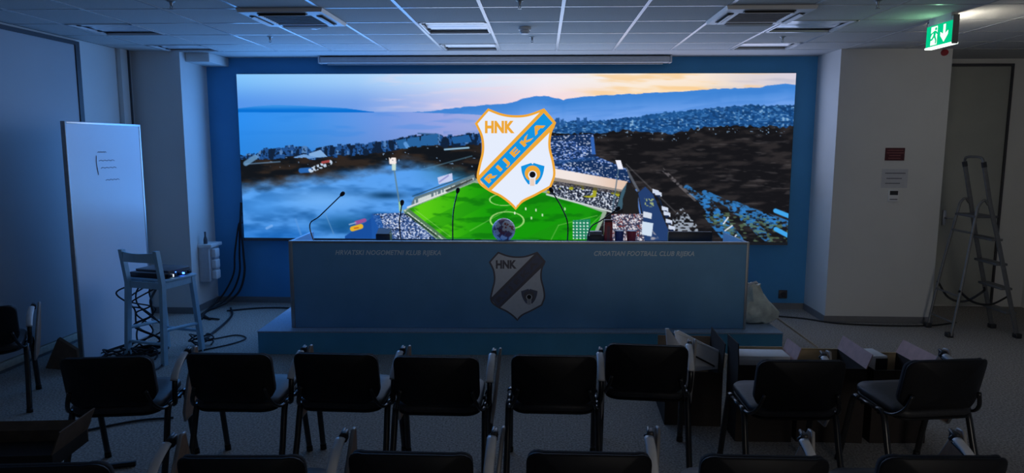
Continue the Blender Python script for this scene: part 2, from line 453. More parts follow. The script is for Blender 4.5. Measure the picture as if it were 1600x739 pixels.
def paint(X, Y):
    """the stadium-by-the-sea picture; X, Y are picture columns and rows"""
    C = np.zeros(X.shape + (3,)); c = lambda *v: np.array(v, float) / 255
    ss = lambda a, b, t: (lambda u: u * u * (3 - 2 * u))(np.clip((t - a) / (b - a), 0, 1))

    def over(mask, col):
        m = np.asarray(mask, float)[..., None]; C[:] = C * (1 - m) + col * m

    def inpoly(P):
        r = np.zeros(X.shape, bool); n = len(P)
        for i in range(n):
            x0, y0 = P[i]; x1, y1 = P[(i + 1) % n]
            if y0 == y1: continue
            k = ((y0 > Y) != (y1 > Y)) & (X < (x1 - x0) * (Y - y0) / (y1 - y0) + x0); r ^= k
        return r

    def seg(x0, y0, x1, y1, wd):
        dx, dy = x1 - x0, y1 - y0; t = np.clip(((X - x0) * dx + (Y - y0) * dy) / (dx * dx + dy * dy), 0, 1)
        return np.clip(wd + .5 - np.hypot(X - x0 - t * dx, Y - y0 - t * dy), 0, 1)

    L = lambda pts: np.interp(X, [p[0] for p in pts], [p[1] for p in pts])
    mix = lambda a, b, t: a * (1 - t[..., None]) + b * t[..., None]
    # sky
    top = np.stack([np.interp(X, [368, 560, 700, 860, 1000, 1100, 1180, 1246], v) for v in ([128, 165, 205, 238, 250, 250, 222, 215], [195, 208, 228, 238, 240, 232, 212, 208], [252, 250, 252, 248, 232, 215, 215, 222])], -1) / 255
    bot = np.stack([np.interp(X, [368, 560, 700, 860, 1000, 1100, 1180, 1246], v) for v in ([85, 115, 190, 250, 252, 250, 240, 225], [150, 160, 195, 222, 222, 218, 222, 220], [235, 232, 235, 225, 180, 165, 212, 228])], -1) / 255
    C[:] = mix(top, bot, ss(118, 165, Y))
    cl = fbm(X / 70, Y / 7 - X / 160, 3, 4)
    over(ss(.5, .75, cl) * .55 * ss(880, 960, X) * (1 - ss(1150, 1230, X)), c(250, 195, 120))
    over(ss(.45, .7, fbm(X / 90 + 5, Y / 6 - X / 200, 13, 4)) * .5 * ss(1090, 1170, X), c(178, 180, 200))
    over(ss(.45, .75, fbm(X / 60 + 9, Y / 6 + X / 200, 17, 4)) * .4 * ss(560, 640, X) * (1 - ss(900, 960, X)), c(240, 215, 228))
    # sea
    sea = np.stack([np.interp(X, [368, 480, 600, 700, 760], v) for v in ([45, 62, 110, 150, 160], [143, 146, 152, 165, 172], [242, 235, 228, 228, 225])], -1) / 255
    over((Y > 174.5), sea * (1 - .06 * ss(180, 240, Y)[..., None]))
    over(ss(.5, .8, fbm(X / 60, Y / 9, 21, 3)) * (Y > 175) * .25, c(40, 130, 225))
    isl = L([(368, 170), (400, 166), (430, 164), (470, 165), (510, 167), (545, 169), (583, 174), (600, 175)])
    over((Y > isl) & (Y < 175.5) & (X < 590), mix(c(60, 145, 228) * np.ones_like(C), c(8, 112, 212), ss(165, 173, Y)))
    rid = L([(640, 176), (690, 172), (720, 168), (745, 166), (760, 164), (790, 163), (808, 160), (825, 153.5), (842, 150.5), (865, 150.5), (888, 156), (905, 152.5), (940, 149.5), (1000, 146.5), (1060, 143.5), (1105, 140.5), (1130, 138.8), (1165, 138), (1190, 137), (1205, 134), (1225, 131.5), (1246, 133.5)]) + (noise(X / 6, X * 0, 31) - .5) * 1.5
    mc = mix(c(62, 132, 214) * np.ones_like(C), c(112, 162, 236), ss(0, 34, Y - rid))
    over((Y > rid) & ((X > 800) | (Y < L([(640, 175), (740, 178), (800, 182)]))), mc)
    over(ss(.45, .7, fbm(X / 50 + Y / 12, Y / 8, 37, 3)) * (Y > rid + 4) * (X > 700) * .25, c(50, 120, 205))
    # city on the right
    ct = L([(860, 192), (880, 190), (905, 188), (950, 187), (1000, 182), (1040, 175), (1100, 170), (1140, 166), (1175, 163), (1200, 164), (1246, 163)]) + (noise(X / 3, X * 0, 41) - .5) * 3
    m_ = (Y > ct) & (X > 850)
    over(m_, c(28, 78, 138)); n1 = noise(X / 3.2, Y / 1.8, 43)
    over((m_ & (n1 > .58)) * .6, c(80, 140, 200)); over((m_ & (n1 > .84)) * .7, c(160, 198, 228)); over((m_ & (noise(X / 4, Y / 2.2, 47) > .62)) * .7, c(18, 56, 104))
    over(m_ * ss(.5, .75, fbm(X / 35, Y / 10, 48)) * .5, c(35, 95, 160))
    for x, w_b, h_b in ((873, 3, 9), (879, 3, 11), (886, 2.5, 9), (911, 2.5, 9), (922, 2.5, 10), (1132, 2, 4)):
        over((abs(X - x) < w_b) & (Y > ct - h_b + 5) & (Y < ct + 6), c(38, 88, 152))
    # dark wooded hillside
    ft = L([(860, 205), (880, 207), (920, 208), (960, 205), (990, 202), (1060, 208), (1085, 200), (1110, 198), (1150, 195), (1200, 196), (1230, 198), (1246, 195)]) + (noise(X / 5, X * 0, 51) - .5) * 5
    fo = (Y > ft) & (X > 850)
    fn = fbm(X / 26 + Y / 30, Y / 7, 53)
    over(fo, mix(c(22, 22, 26) * np.ones_like(C), c(44, 41, 43), ss(.42, .75, fn)))
    over(fo * ss(.66, .8, fbm(X / 22, Y / 4, 57, 3)) * .35, c(95, 90, 92))
    over(fo & (noise(X / 3, Y / 2, 59) > .9) & (Y < ft + 12), c(120, 150, 180))
    # blue lit clearings lower right
    for P, wd in (((1078, 292, 1110, 318), 5), ((1105, 312, 1130, 345), 9), ((1118, 335, 1150, 376), 13), ((1105, 300, 1165, 328), 5), ((1150, 322, 1205, 345), 10), ((1195, 335, 1235, 350), 6), ((1165, 340, 1200, 370), 7)):
        over(seg(*P, wd) * ss(.36, .62, fbm(X / 5, Y / 2.6, 61, 3)) * .85, c(50, 126, 198))
    over(inpoly([(1055, 340), (1070, 322), (1092, 350), (1100, 376), (1062, 376)]) * ss(.4, .6, noise(X / 3, Y / 2.4, 67)), c(150, 160, 175))
    over(inpoly([(1100, 335), (1140, 330), (1250, 345), (1240, 380), (1150, 380)]) * ss(.55, .75, noise(X / 5, Y / 2.5, 69)) * .7, c(95, 120, 90))
    for P in ((1212, 327, 1234, 336), (1212, 356, 1230, 366)): over(seg(*P, 3.5), c(65, 165, 235))
    for P in ((1133, 348, 1140, 338), (1135, 359, 1146, 351), (1148, 371, 1152, 366)): over(seg(*P, 1), c(225, 230, 240))
    # road, tracks
    over(inpoly([(1003, 300), (1014, 290), (1026, 302), (1056, 376), (1010, 376), (1010, 335)]), c(36, 62, 110))
    over(seg(985, 262, 1003, 296, 2) * .6, c(120, 130, 145)); over(seg(1000, 295, 1008, 345, 1.2), c(90, 130, 200))
    over(seg(1012, 352, 1030, 376, 6) * ss(.3, .6, noise(X / 5, Y / 4, 71)) * .8, c(175, 170, 175)); over(seg(1032, 300, 1060, 376, 1), c(18, 34, 60))
    over(seg(985, 255, 1060, 330, 1) * .3, c(140, 140, 145)); over(seg(1040, 262, 1090, 310, 2.5) * .5 * ss(.3, .6, noise(X / 4, Y / 3, 72)), c(150, 145, 150))
    # car park, right
    pk = inpoly([(860, 212), (935, 208), (933, 240), (985, 262), (992, 284), (860, 262)])
    over(pk, c(22, 48, 92)); n2 = noise(X / 2.2, Y / 1.5, 73)
    over(pk & (n2 > .52) & (noise(X / 30, Y / 8, 75) > .35), c(70, 105, 175)); over((pk & (n2 > .76)) * .8, c(205, 215, 235))
    over(inpoly([(935, 212), (938, 240), (932, 240), (930, 213)]), c(50, 100, 180)); over(seg(860, 255, 935, 246, 2.2) * .7, c(30, 72, 130))
    for x, y in ((1030, 298), (1034, 301), (1044, 325), (1047, 333), (1050, 345), (1054, 355)):
        over((abs(X - x) < 5) & (abs(Y - y + (X - x) * -.3) < 3.2), c(205, 215, 235)); over((abs(X - x) < 3) & (abs(Y - y - 3.5) < 1.2), c(30, 45, 80))
    over((X > 1013) & (X < 1027) & (Y > 308) & (Y < 322) & (noise(X / 2, Y / 2, 76) > .55), c(150, 165, 120))
    # left: town skyline and hillside
    tl = L([(368, 240), (384, 243), (400, 239), (412, 233), (440, 230), (460, 228), (484, 230), (490, 236), (500, 232), (520, 227), (540, 226), (578, 223), (600, 220), (612, 221), (628, 217), (640, 214), (668, 209), (690, 208), (700, 212), (718, 210), (745, 208), (770, 205)])
    stp = (np.floor(X / 7) * 7); tl = tl + (noise(stp / 3, stp * 0, 81) - .5) * 5
    lh = (Y > tl) & (X < 760)
    over(lh, c(18, 34, 58)); bn = noise(X / 4.5, Y / 14, 83)
    bandb = lh & (Y < tl + 17)
    over(bandb & (bn > .42), c(34, 80, 142)); over((bandb & (bn > .72)) * .75, c(96, 142, 196)); over(bandb & (noise(X / 2, Y / 2, 85) > .66), c(16, 36, 66))
    over(inpoly([(625, 219), (690, 208), (697, 220), (690, 226), (632, 233)]) & (noise(X / 3, Y / 30, 86) > .25), c(40, 98, 158)); over(inpoly([(712, 214), (740, 210), (745, 221), (716, 224)]), c(34, 92, 155))
    over(seg(640, 224, 645, 232, 3), c(90, 150, 215)); over(seg(660, 208, 686, 209, 1), c(60, 100, 150))
    over(inpoly([(486, 240), (505, 234), (516, 245), (488, 247)]), c(128, 172, 222)); over(inpoly([(455, 248), (478, 241), (500, 246), (460, 252)]), c(110, 158, 215))
    low = (Y > tl + 18) & (X < 760) | (Y > 250) & (X < 760)
    over(low, mix(c(18, 22, 28) * np.ones_like(C), c(46, 38, 34), ss(.4, .7, fbm(X / 30, Y / 9, 87))))
    over(low & (noise(X / 5, Y / 2.2, 89) > .94) & (Y < 262), c(130, 160, 195))
    over(seg(702, 233, 740, 230, 1.2), c(150, 195, 225)); over(seg(665, 265, 745, 243, .8) * .5, c(110, 165, 195)); over(seg(385, 256, 400, 246, 4) * .8, c(110, 160, 205)); over(seg(385, 257, 440, 253, 1) * .6, c(120, 160, 200))
    over(seg(474, 267, 488, 266, 4), c(40, 100, 175)); over(seg(490, 266, 520, 254, 4) * (noise(X / 3, Y / 2.5, 91) > .45), c(190, 210, 232)); over(seg(508, 254, 518, 252, 2), c(160, 70, 70))
    # smoke
    se = L([(368, 296), (384, 294), (440, 284), (490, 277), (540, 272), (570, 268), (610, 258), (660, 254), (705, 262), (745, 270)])
    sm = ss(-12, 16, Y - se + (fbm(X / 22, Y / 9, 93) - .5) * 20) * (X < 750)
    smc = mix(c(30, 96, 168) * np.ones_like(C), c(90, 164, 246), ss(.28, .6, fbm(X / 60 + 3, Y / 20, 95)))
    smc = mix(smc, c(115, 182, 252), np.exp(-(((X - 505) / 70) ** 2 + ((Y - 312) / 18) ** 2)) * .9)
    smc = mix(smc, c(84, 166, 252), np.exp(-(((X - 410) / 50) ** 2 + ((Y - 325) / 22) ** 2)) * .7)
    smc = mix(smc, c(8, 52, 92), np.exp(-(((X - 610) / 30) ** 2 + ((Y - 306) / 6) ** 2)) * .85)
    smc = mix(smc, c(16, 84, 140), np.exp(-(((X - 545) / 45) ** 2 + ((Y - 352) / 14) ** 2)) * .85)
    smc = mix(smc, c(28, 112, 205), ss(345, 375, Y) * ss(520, 470, X) * .6)
    smc = mix(smc, c(22, 92, 108), ss(640, 740, X) * ss(300, 260, Y) * .8)
    over(sm * .97, smc)
    over(seg(466, 345, 475, 370, 1.5) * .6, c(90, 150, 220)); over(seg(512, 332, 527, 368, .8) * .6, c(100, 150, 200)); over(seg(420, 360, 428, 356, 2) * .6, c(140, 185, 245))
    # yard with vehicles
    over(inpoly([(545, 372), (590, 340), (600, 345), (612, 376), (545, 376)]), c(24, 78, 158))
    over(seg(557, 360, 570, 356, 4), c(228, 178, 45)); over(seg(560, 359, 566, 358, 1), c(190, 90, 30)); over(seg(563, 350, 576, 346, 3), c(150, 80, 150)); over(seg(552, 353, 562, 350, 1), c(140, 170, 210))
    # crowd stand, lower left
    st = inpoly([(588, 336), (640, 333), (698, 376), (606, 376)]); over(st, c(52, 82, 138)); n3 = noise(X / 1.7, Y / 1.5, 97)
    over(st & (n3 > .5), c(150, 172, 215)); over(st & (n3 > .72), c(225, 232, 248)); over(st & (noise(X / 1.8, Y / 1.6, 98) > .72), c(20, 34, 66))
    over(inpoly([(586, 336), (600, 338), (612, 376), (588, 376)]) * .75, c(30, 88, 170))
    # pitch
    over(inpoly([(636, 330), (748, 278), (870, 296), (955, 330), (935, 376), (690, 376)]), c(148, 170, 150))
    pt = inpoly([(646, 327), (748, 285), (868, 302), (948, 331), (930, 376), (707, 376)])
    g = mix(c(92, 205, 22) * np.ones_like(C), c(22, 152, 12), ss(650, 790, X)); g = mix(g, c(28, 140, 18), (np.sin((X * .45 + Y * .9) / 7.5) > .2) * .45)
    g = mix(g, c(12, 108, 14), ss(.5, .7, fbm(X / 28, Y / 8, 101)) * .6)
    over(pt, g); ln = c(170, 225, 130)
    for P in ((742, 362, 800, 328), (880, 352, 940, 336), (880, 352, 868, 376), (905, 376, 948, 333), (655, 328, 712, 372)): over(seg(*P, .35) * pt * .7, ln)
    for cx_, cy2, rx, ry in ((795, 312, 22, 9), (800, 345, 26, 14)): over((abs(np.hypot((X - cx_) / rx, (Y - cy2) / ry) - 1) < .05) & pt, ln * .95)
    for x, y in ((829, 326), (845, 328), (838, 341), (890, 326), (855, 336), (812, 333)): over((abs(X - x) < .9) & (abs(Y - y) < 2), c(225, 245, 215))
    over(inpoly([(638, 333), (646, 327), (707, 376), (692, 376)]) * .85, c(70, 112, 78)); over(seg(640, 330, 700, 376, 1) * (noise(X / 2, Y / 2, 103) > .4), c(205, 215, 205)); over(seg(644, 336, 690, 371, 1.2) * .8, c(26, 44, 36))
    # far stand and scoreboard
    over(inpoly([(650, 318), (655, 308), (700, 292), (748, 272), (752, 281), (700, 303), (650, 325)]), c(96, 120, 132)); over(inpoly([(655, 313), (700, 296), (748, 277), (748, 281), (700, 301), (655, 319)]) & (noise(X / 2.2, Y * 0, 105) > .42), c(205, 215, 214))
    over(seg(644, 325, 705, 300, 1.2), c(228, 232, 230)); over(seg(705, 298, 745, 280, 1.5), c(60, 66, 62)); over(seg(652, 307, 748, 270, .8) * .8, c(34, 62, 78))
    over(inpoly([(691, 277), (714, 270), (715, 282), (693, 288)]), c(196, 206, 240)); over(seg(694, 284, 708, 274, 1) * .8, c(120, 120, 190))
    # main stand with roof on the right
    cr = inpoly([(862, 278), (976, 297), (968, 329), (862, 303)]); over(cr, c(34, 40, 56)); n4 = noise(X / 1.7, Y / 1.6, 107)
    over(cr & (n4 > .52), c(120, 132, 155)); over(cr & (n4 > .74), c(225, 230, 240)); over(cr & (noise(X / 9, Y / 6, 108) > .8), c(165, 165, 40))
    over(seg(862, 303, 962, 330, 1.4), c(205, 212, 215)); over(inpoly([(862, 279), (980, 297), (974, 302), (862, 286)]) * .7, c(60, 55, 58))
    over(inpoly([(862, 260), (987, 282), (979, 295), (862, 274)]), mix(c(242, 230, 226) * np.ones_like(C), c(226, 196, 176), ss(900, 985, X))); over(inpoly([(862, 274), (979, 295), (978, 298), (862, 280)]), c(150, 140, 132))
    over(inpoly([(978, 296), (986, 284), (978, 325), (968, 330)]), c(60, 92, 110)); over(inpoly([(988, 284), (1003, 300), (1003, 332), (980, 335), (979, 310)]), c(32, 32, 34))
    # floodlights
    over(seg(622, 262, 633, 332, 1.1), c(98, 132, 152)); over(seg(632, 318, 633, 330, 2.2), c(160, 205, 160)); over((abs(X - 620 + (Y - 252) * -.05) < 5.5) & (Y > 246) & (Y < 256) & (noise(X / 2, Y / 2, 109) > .2), c(245, 235, 232)); over((abs(X - 622) < 3.2) & (Y >= 256) & (Y < 266), c(195, 220, 210))
    over(seg(973, 262, 963, 330, .8), c(78, 105, 125)); over((abs(X - 974.5 - (Y - 256) * .3) < 4) & (Y > 249) & (Y < 263), c(238, 238, 250))
    over((X > 902) & (X < 929) & (Y > 344 - (X - 902) * .1) & (Y < 374), c(28, 128, 92)); over((X > 902) & (X < 929) & (Y > 344) & (Y < 374) & (np.sin(X * 1.15) > .1) & (np.sin(Y * 1.25) > .1), c(215, 240, 232))
    # crowd and screens, lower right
    c2_ = inpoly([(962, 334), (1010, 333), (1012, 376), (958, 376)]); over(c2_, c(60, 62, 86)); n5 = noise(X / 1.7, Y / 1.7, 111); over(c2_ & (n5 > .48), c(145, 145, 165)); over(c2_ & (n5 > .7), c(225, 222, 228))
    over(c2_ & (noise(X / 1.9, Y / 1.9, 113) > .75), c(120, 60, 60))
    over(inpoly([(1011, 329), (1024, 332), (1023, 341), (1010, 338)]), c(210, 218, 232)); over(inpoly([(1009, 345), (1026, 348), (1023, 369), (1008, 366)]), c(206, 222, 240))
    return np.clip(C, 0, 1)


NX, NZ = 900, 270
u, v = np.meshgrid(np.linspace(0, 1, NX), np.linspace(0, 1, NZ))
# picture columns and rows of the photograph's picture on the flat display
TL, TR, BR, BL = (368, 116.5), (1246, 115.5), (1228.5, 376.5), (384, 375.5)
PX = (TL[0] * (1 - u) + TR[0] * u) * (1 - v) + (BL[0] * (1 - u) + BR[0] * u) * v
PY = (TL[1] * (1 - u) + TR[1] * u) * (1 - v) + (BL[1] * (1 - u) + BR[1] * u) * v
dxp, dyp = np.gradient(PX, axis=1), np.gradient(PY, axis=0)
RGB = sum(paint(PX + a * dxp, PY + b * dyp) for a, b in ((-.3, -.15), (.15, -.3), (.3, .15), (-.15, .3))) / 4
RGB = np.where(RGB <= .04045, RGB / 12.92, ((RGB + .055) / 1.055) ** 2.4)
W_, H_ = SX1 - SX0, SZ1 - SZ0
vs = np.stack([u * W_, np.zeros_like(u), (1 - v) * H_], -1).reshape(-1, 3)
ii, jj = np.meshgrid(np.arange(NX - 1), np.arange(NZ - 1)); a0 = (jj * NX + ii).ravel()
qd = np.stack([a0, a0 + NX, a0 + NX + 1, a0 + 1], 1)
me = bpy.data.meshes.new('display_face'); me.vertices.add(len(vs)); me.vertices.foreach_set('co', vs.ravel())
me.loops.add(qd.size); me.loops.foreach_set('vertex_index', qd.ravel()); me.polygons.add(len(qd))
me.polygons.foreach_set('loop_start', np.arange(len(qd)) * 4); me.update(calc_edges=True); me.validate()
ca = me.color_attributes.new('picture', 'FLOAT_COLOR', 'POINT')
ca.data.foreach_set('color', np.concatenate([RGB.reshape(-1, 3), np.ones((len(vs), 1))], 1).ravel())
SCR = thing('led_screen', 'wide glowing LED video wall showing a stadium by the sea', 'screen', (SX0, SY, SZ0))
me.materials.append(emit('led_picture', (1, 1, 1), 1.0, 'picture'))
face = bpy.data.objects.new('display_face', me); COL.objects.link(face); face.parent = SCR
box('back_frame', (-.004, .003, -.03), (W_ + .004, .05, H_ + .004), 'blackbox', SCR)
box('bottom_rail', (-.004, -.012, -.035), (W_ + .004, .003, -.002), 'greybox', SCR)


# ---- the club crest, built from its pieces
def crest_pt(zx, zy): return (720 + zx / 4.106, 160 + zy / 4.106)
def cat2(pts, k=6): return [(p.x, p.y) for p in spline([(a, b, 0) for a, b in pts], k)]
OUT = []
for run in ([(175, 38), (260, 70), (340, 82), (430, 75), (535, 38)], [(535, 38), (575, 85), (612, 130)], [(612, 130), (582, 205), (577, 290), (600, 390), (606, 470), (580, 545)],
            [(580, 545), (480, 600), (400, 640), (352, 690)], [(352, 690), (305, 645), (250, 605), (180, 570), (120, 525), (102, 475), (115, 400), (135, 310), (128, 220), (90, 135)], [(90, 135), (130, 88), (175, 38)]):
    OUT += cat2(run)[:-1]


def inset(P, d):
    n = len(P); out = []
    ar = sum(P[i][0] * P[(i + 1) % n][1] - P[(i + 1) % n][0] * P[i][1] for i in range(n)); sg = 1 if ar > 0 else -1
    for i in range(n):
        a, b, c = Vector(P[i - 1]), Vector(P[i]), Vector(P[(i + 1) % n])
        t1 = (b - a).normalized(); t2 = (c - b).normalized(); n1 = Vector((-t1.y, t1.x)) * sg; n2 = Vector((-t2.y, t2.x)) * sg
        m_ = (n1 + n2); m_ = m_ / max(.35, m_.length * m_.length) * 2 if m_.length > 1e-6 else n1
        out.append(tuple(b + m_ * d))
    return out


FIELD = inset(OUT, 15)
BANDG = [(104, 480), (505, 66), (535, 41), (609, 130), (600, 163), (186, 574)]
BANDB = [(122, 494), (532, 68), (590, 132), (178, 552)]
SHL = cat2([(386, 410), (420, 398), (452, 388)], 4) + [(460, 398), (468, 388)] + cat2([(468, 388), (500, 398), (537, 408)], 4) + cat2([(537, 408), (530, 450), (515, 490), (490, 525)], 4) + [(460, 528)] + cat2([(432, 525), (408, 490), (392, 450), (386, 410)], 4)[:-1]
circ = lambda x, y, r, n=24: [(x + r * math.cos(2 * math.pi * i / n), y + r * math.sin(2 * math.pi * i / n)) for i in range(n)]
HN, HNf = text2d('HNK', .05)
RJ, RJf = text2d('RIJEKA', .045, 0, 1.6)
def hnk(p): return (155 + p[0] * 190, 198 - p[1] * 80)
def rij(p):   # along the diagonal band
    t = p[0]; hgt = p[1]; s0 = Vector((190, 530)); s1 = Vector((552, 158)); d_ = (s1 - s0); nrm = Vector((d_.y, -d_.x)).normalized()
    q_ = s0 + d_ * t + nrm * hgt * 57; return (q_.x, q_.y)


def crest(parent, fn, mats, band=True):
    """fn(zoom point, depth step) -> local 3D point"""
    G, Wt, Bl, Kk = mats
    parent = MB().prism(OUT, 0, 1, fn).build('crest_border', G, parent)
    MB().prism(FIELD, 1, 2, fn).build('crest_field', Wt, parent)
    MB().prism(BANDG, 2, 3, fn).build('crest_band_edge', G, parent)
    MB().prism(BANDB, 3, 4, fn).build('crest_band', Bl, parent)
    MB().add([fn(hnk(p), 3) for p in HN], HNf).build('crest_lettering', G, parent)
    if band: MB().add([fn(rij(p), 5) for p in RJ], RJf).build('crest_lettering', G, parent)
    MB().prism(SHL, 2, 3, fn).build('crest_small_shield', Bl, parent)
    MB().prism(circ(460, 455, 50), 3, 4, fn).build('crest_ring', G, parent)
    MB().prism(circ(460, 466, 28), 4, 5, fn).build('crest_ring_inside', Wt, parent)
    MB().prism([(440, 462), (480, 462), (478, 532), (442, 532)], 4, 5, fn).build('crest_jet', Wt, parent)
    MB().prism(circ(460, 463, 20), 5, 6, fn).build('crest_ball', Kk, parent)
    for x in (448, 455, 462, 469):
        MB().prism([(x - 1.6, 488), (x + 1.6, 488), (x + 1.6, 535), (x - 1.6, 535)], 5, 6, fn).build('crest_jet_line', G, parent)


def scr_fn(p, d_):
    x, y = crest_pt(*p); # place on the flat display using the same picture columns and rows
    q_ = at(x, y, SY); return (q_.x - SX0, -.0006 - d_ * .0006, q_.z - SZ0)
crest(SCR, scr_fn, ('sgold', 'swhite', 'sblue', 'sblack'))

# ------------------------------------------------------------------ platform and desk (turned a little towards the room)
PA = math.atan2(.19, 4.75)
PL = thing('stage_platform', 'low blue stage platform under the conference desk', 'platform', (-2.575, 6.02, 0), PA)
PW, PD, PH = 4.78, 1.86, .215
box('front_panel', (0, 0, 0), (PW, .02, PH - .012), 'platblue', PL)
box('side_panel', (0, .02, 0), (.02, PD, PH - .012), 'plattop', PL); box('side_panel', (PW - .02, .02, 0), (PW, PD, PH - .012), 'plattop', PL)
box('top_board', (-.004, -.004, PH - .012), (PW + .004, PD, PH), 'plattop', PL)
box('back_panel', (.02, PD - .02, 0), (PW - .02, PD, PH - .012), 'platblue', PL)
DL = (Matrix.Rotation(PA, 3, 'Z') @ Vector((.27, .13, 0))) + PL.location
DK = thing('conference_desk', 'long blue conference desk with club crest and lettering on its front', 'desk', (DL.x, DL.y, PH), PA)
DW, DH, DD = 4.215, .815, .72
box('front_panel', (.035, .0, .004), (DW - .025, .022, DH - .022), 'deskblue', DK)
box('edge_profile', (0, -.006, 0), (.035, .03, DH), 'alu_dull', DK, .003); box('edge_profile', (DW - .025, -.006, 0), (DW, .03, DH), 'alu_dull', DK, .003)
box('top_profile', (.035, -.006, DH - .022), (DW - .025, .03, DH), 'alu_dull', DK, .003)
box('end_panel', (0, .03, 0), (.025, DD, DH - .005), 'deskblue', DK); box('end_panel', (DW - .025, .03, 0), (DW, DD, DH - .005), 'deskblue', DK)
box('worktop', (.025, .03, DH - .16), (DW - .025, DD, DH - .125), 'deskblue', DK)
box('lip_panel', (.025, .022, DH - .16), (DW - .025, .03, DH - .022), 'deskblue', DK)
DKM = Matrix.Translation(DK.location) @ Matrix.Rotation(PA, 4, 'Z'); DKI = DKM.inverted()
def desk_hit(px, py):        # where a measured point falls on the desk front
    o_ = DKI @ Vector((0, 0, EYE)); d_ = DKI.to_3x3() @ ray(px, py); t = -o_.y / d_.y; return o_ + d_ * t
def dk_fn(p, d_):
    x, y = crest_pt(*p); x = 763.7 + (x - 741.9) * .70; y = 393.2 + (y - 169.3) * .682
    q_ = desk_hit(x, y); return (q_.x, -.0005 - d_ * .0005, q_.z)
crest(DK, dk_fn, ('cgold', 'cfield', 'cband', 'cblack'))
for s_, x0, x1, y0, y1 in (('HRVATSKI NOGOMETNI KLUB RIJEKA', 524, 689, 391, 400.5), ('CROATIAN FOOTBALL CLUB RIJEKA', 928, 1085, 392.5, 402)):
    tv, tf = text2d(s_, .03, .25, 1.06); a_ = desk_hit(x0, y1); b_ = desk_hit(x1, y0)
    MB().add([(a_.x + (b_.x - a_.x) * p[0], -.0012, a_.z + (b_.z - a_.z) * p[1]) for p in tv], tf).build('lettering', 'dtext', DK)
DTOP = PH + DH - .125


def on_desk(px, depth):      # point on the worktop behind picture column px
    o_ = desk_hit(px, 372); return DKM @ Vector((o_.x * 1.0, depth, DH - .125))


# gooseneck microphones
MICS = [('gooseneck microphone at the left end of the desk, leaning far right', (483, 372), [(484, 352), (500, 337), (534, 304)]),
        ('upright gooseneck microphone second from the left, beside the black box', (622, 372), [(624, 350), (628, 318)]),
        ('gooseneck microphone left of the football', (704, 372), [(708, 335), (715, 299)]),
        ('gooseneck microphone right of the football, bent left over the crest', (889, 372), [(887, 350), (878, 325), (862, 298)]),
        ('low gooseneck microphone bent right beside the red box', (920, 372), [(922, 357), (940, 344), (964, 327)])]
for lab, b_, pts in MICS:
    B_ = desk_hit(*b_); base = DKM @ Vector((B_.x, .22, DH - .125)); Yd = base.y
    m_ = thing('gooseneck_microphone', lab, 'microphone', base, 0, 'desk microphones')
    P3 = [Vector((0, 0, .02))] + [at(x, y, Yd) - base for x, y in pts]
    P3[0].x = P3[0].x
    MB().rbox((-.05, -.06, 0), (.05, .06, .022), .008).build('base', 'blackbox', m_, True)
    sp = spline(P3, 8)
    MB().tube(sp, .006, 8).build('gooseneck', 'blacktube', m_, True)
    e = sp[-1]; d_ = (sp[-1] - sp[-3]).normalized()
    MB().tube([e - d_ * .02, e - d_ * .005, e + d_ * .015, e + d_ * .03, e + d_ * .036], [.008, .017, .020, .015, .004], 10).build('windscreen', 'chairfab', m_, True)

# football
fb = at(787, 354, DKM.translation.y + .30); fbz = DTOP + .112
FB = thing('football', 'white and dark red football resting on a low stand on the desk', 'ball', (fb.x, fb.y, DTOP))
bm = bmesh.new(); bmesh.ops.create_icosphere(bm, subdivisions=4, radius=.11)
me = bpy.data.meshes.new('ball'); bm.to_mesh(me); bm.free(); me.polygons.foreach_set('use_smooth', [True] * len(me.polygons))
m_ = bpy.data.materials.new('football_print'); m_.use_nodes = True; nt = m_.node_tree; b = nt.nodes['Principled BSDF']; b.inputs['Roughness'].default_value = .45
tc = nt.nodes.new('ShaderNodeTexCoord'); vo = nt.nodes.new('ShaderNodeTexVoronoi'); vo.inputs['Scale'].default_value = 13
wv = nt.nodes.new('ShaderNodeTexNoise'); wv.inputs['Scale'].default_value = 14; cr = nt.nodes.new('ShaderNodeValToRGB'); cr.color_ramp.interpolation = 'CONSTANT'
cr.color_ramp.elements[0].color = (.22, .06, .10, 1); cr.color_ramp.elements[1].position = .46; cr.color_ramp.elements[1].color = (.75, .75, .78, 1)
e_ = cr.color_ramp.elements.new(.40); e_.color = (.16, .14, .26, 1); e_ = cr.color_ramp.elements.new(.62); e_.color = (.42, .10, .09, 1); e_ = cr.color_ramp.elements.new(.68); e_.color = (.78, .78, .80, 1)
nt.links.new(tc.outputs['Object'], wv.inputs['Vector']); nt.links.new(wv.outputs['Fac'], cr.inputs['Fac']); nt.links.new(cr.outputs['Color'], b.inputs['Base Color'])
me.materials.append(m_); o = bpy.data.objects.new('shell', me); COL.objects.link(o); o.parent = FB; o.location = (0, 0, .205)
MB().lathe([(.07, 0), (.06, .02), (.045, .06), (.06, .112), (.055, .115), (.04, .06)], 20).build('ring_stand', 'blackbox', FB, True)

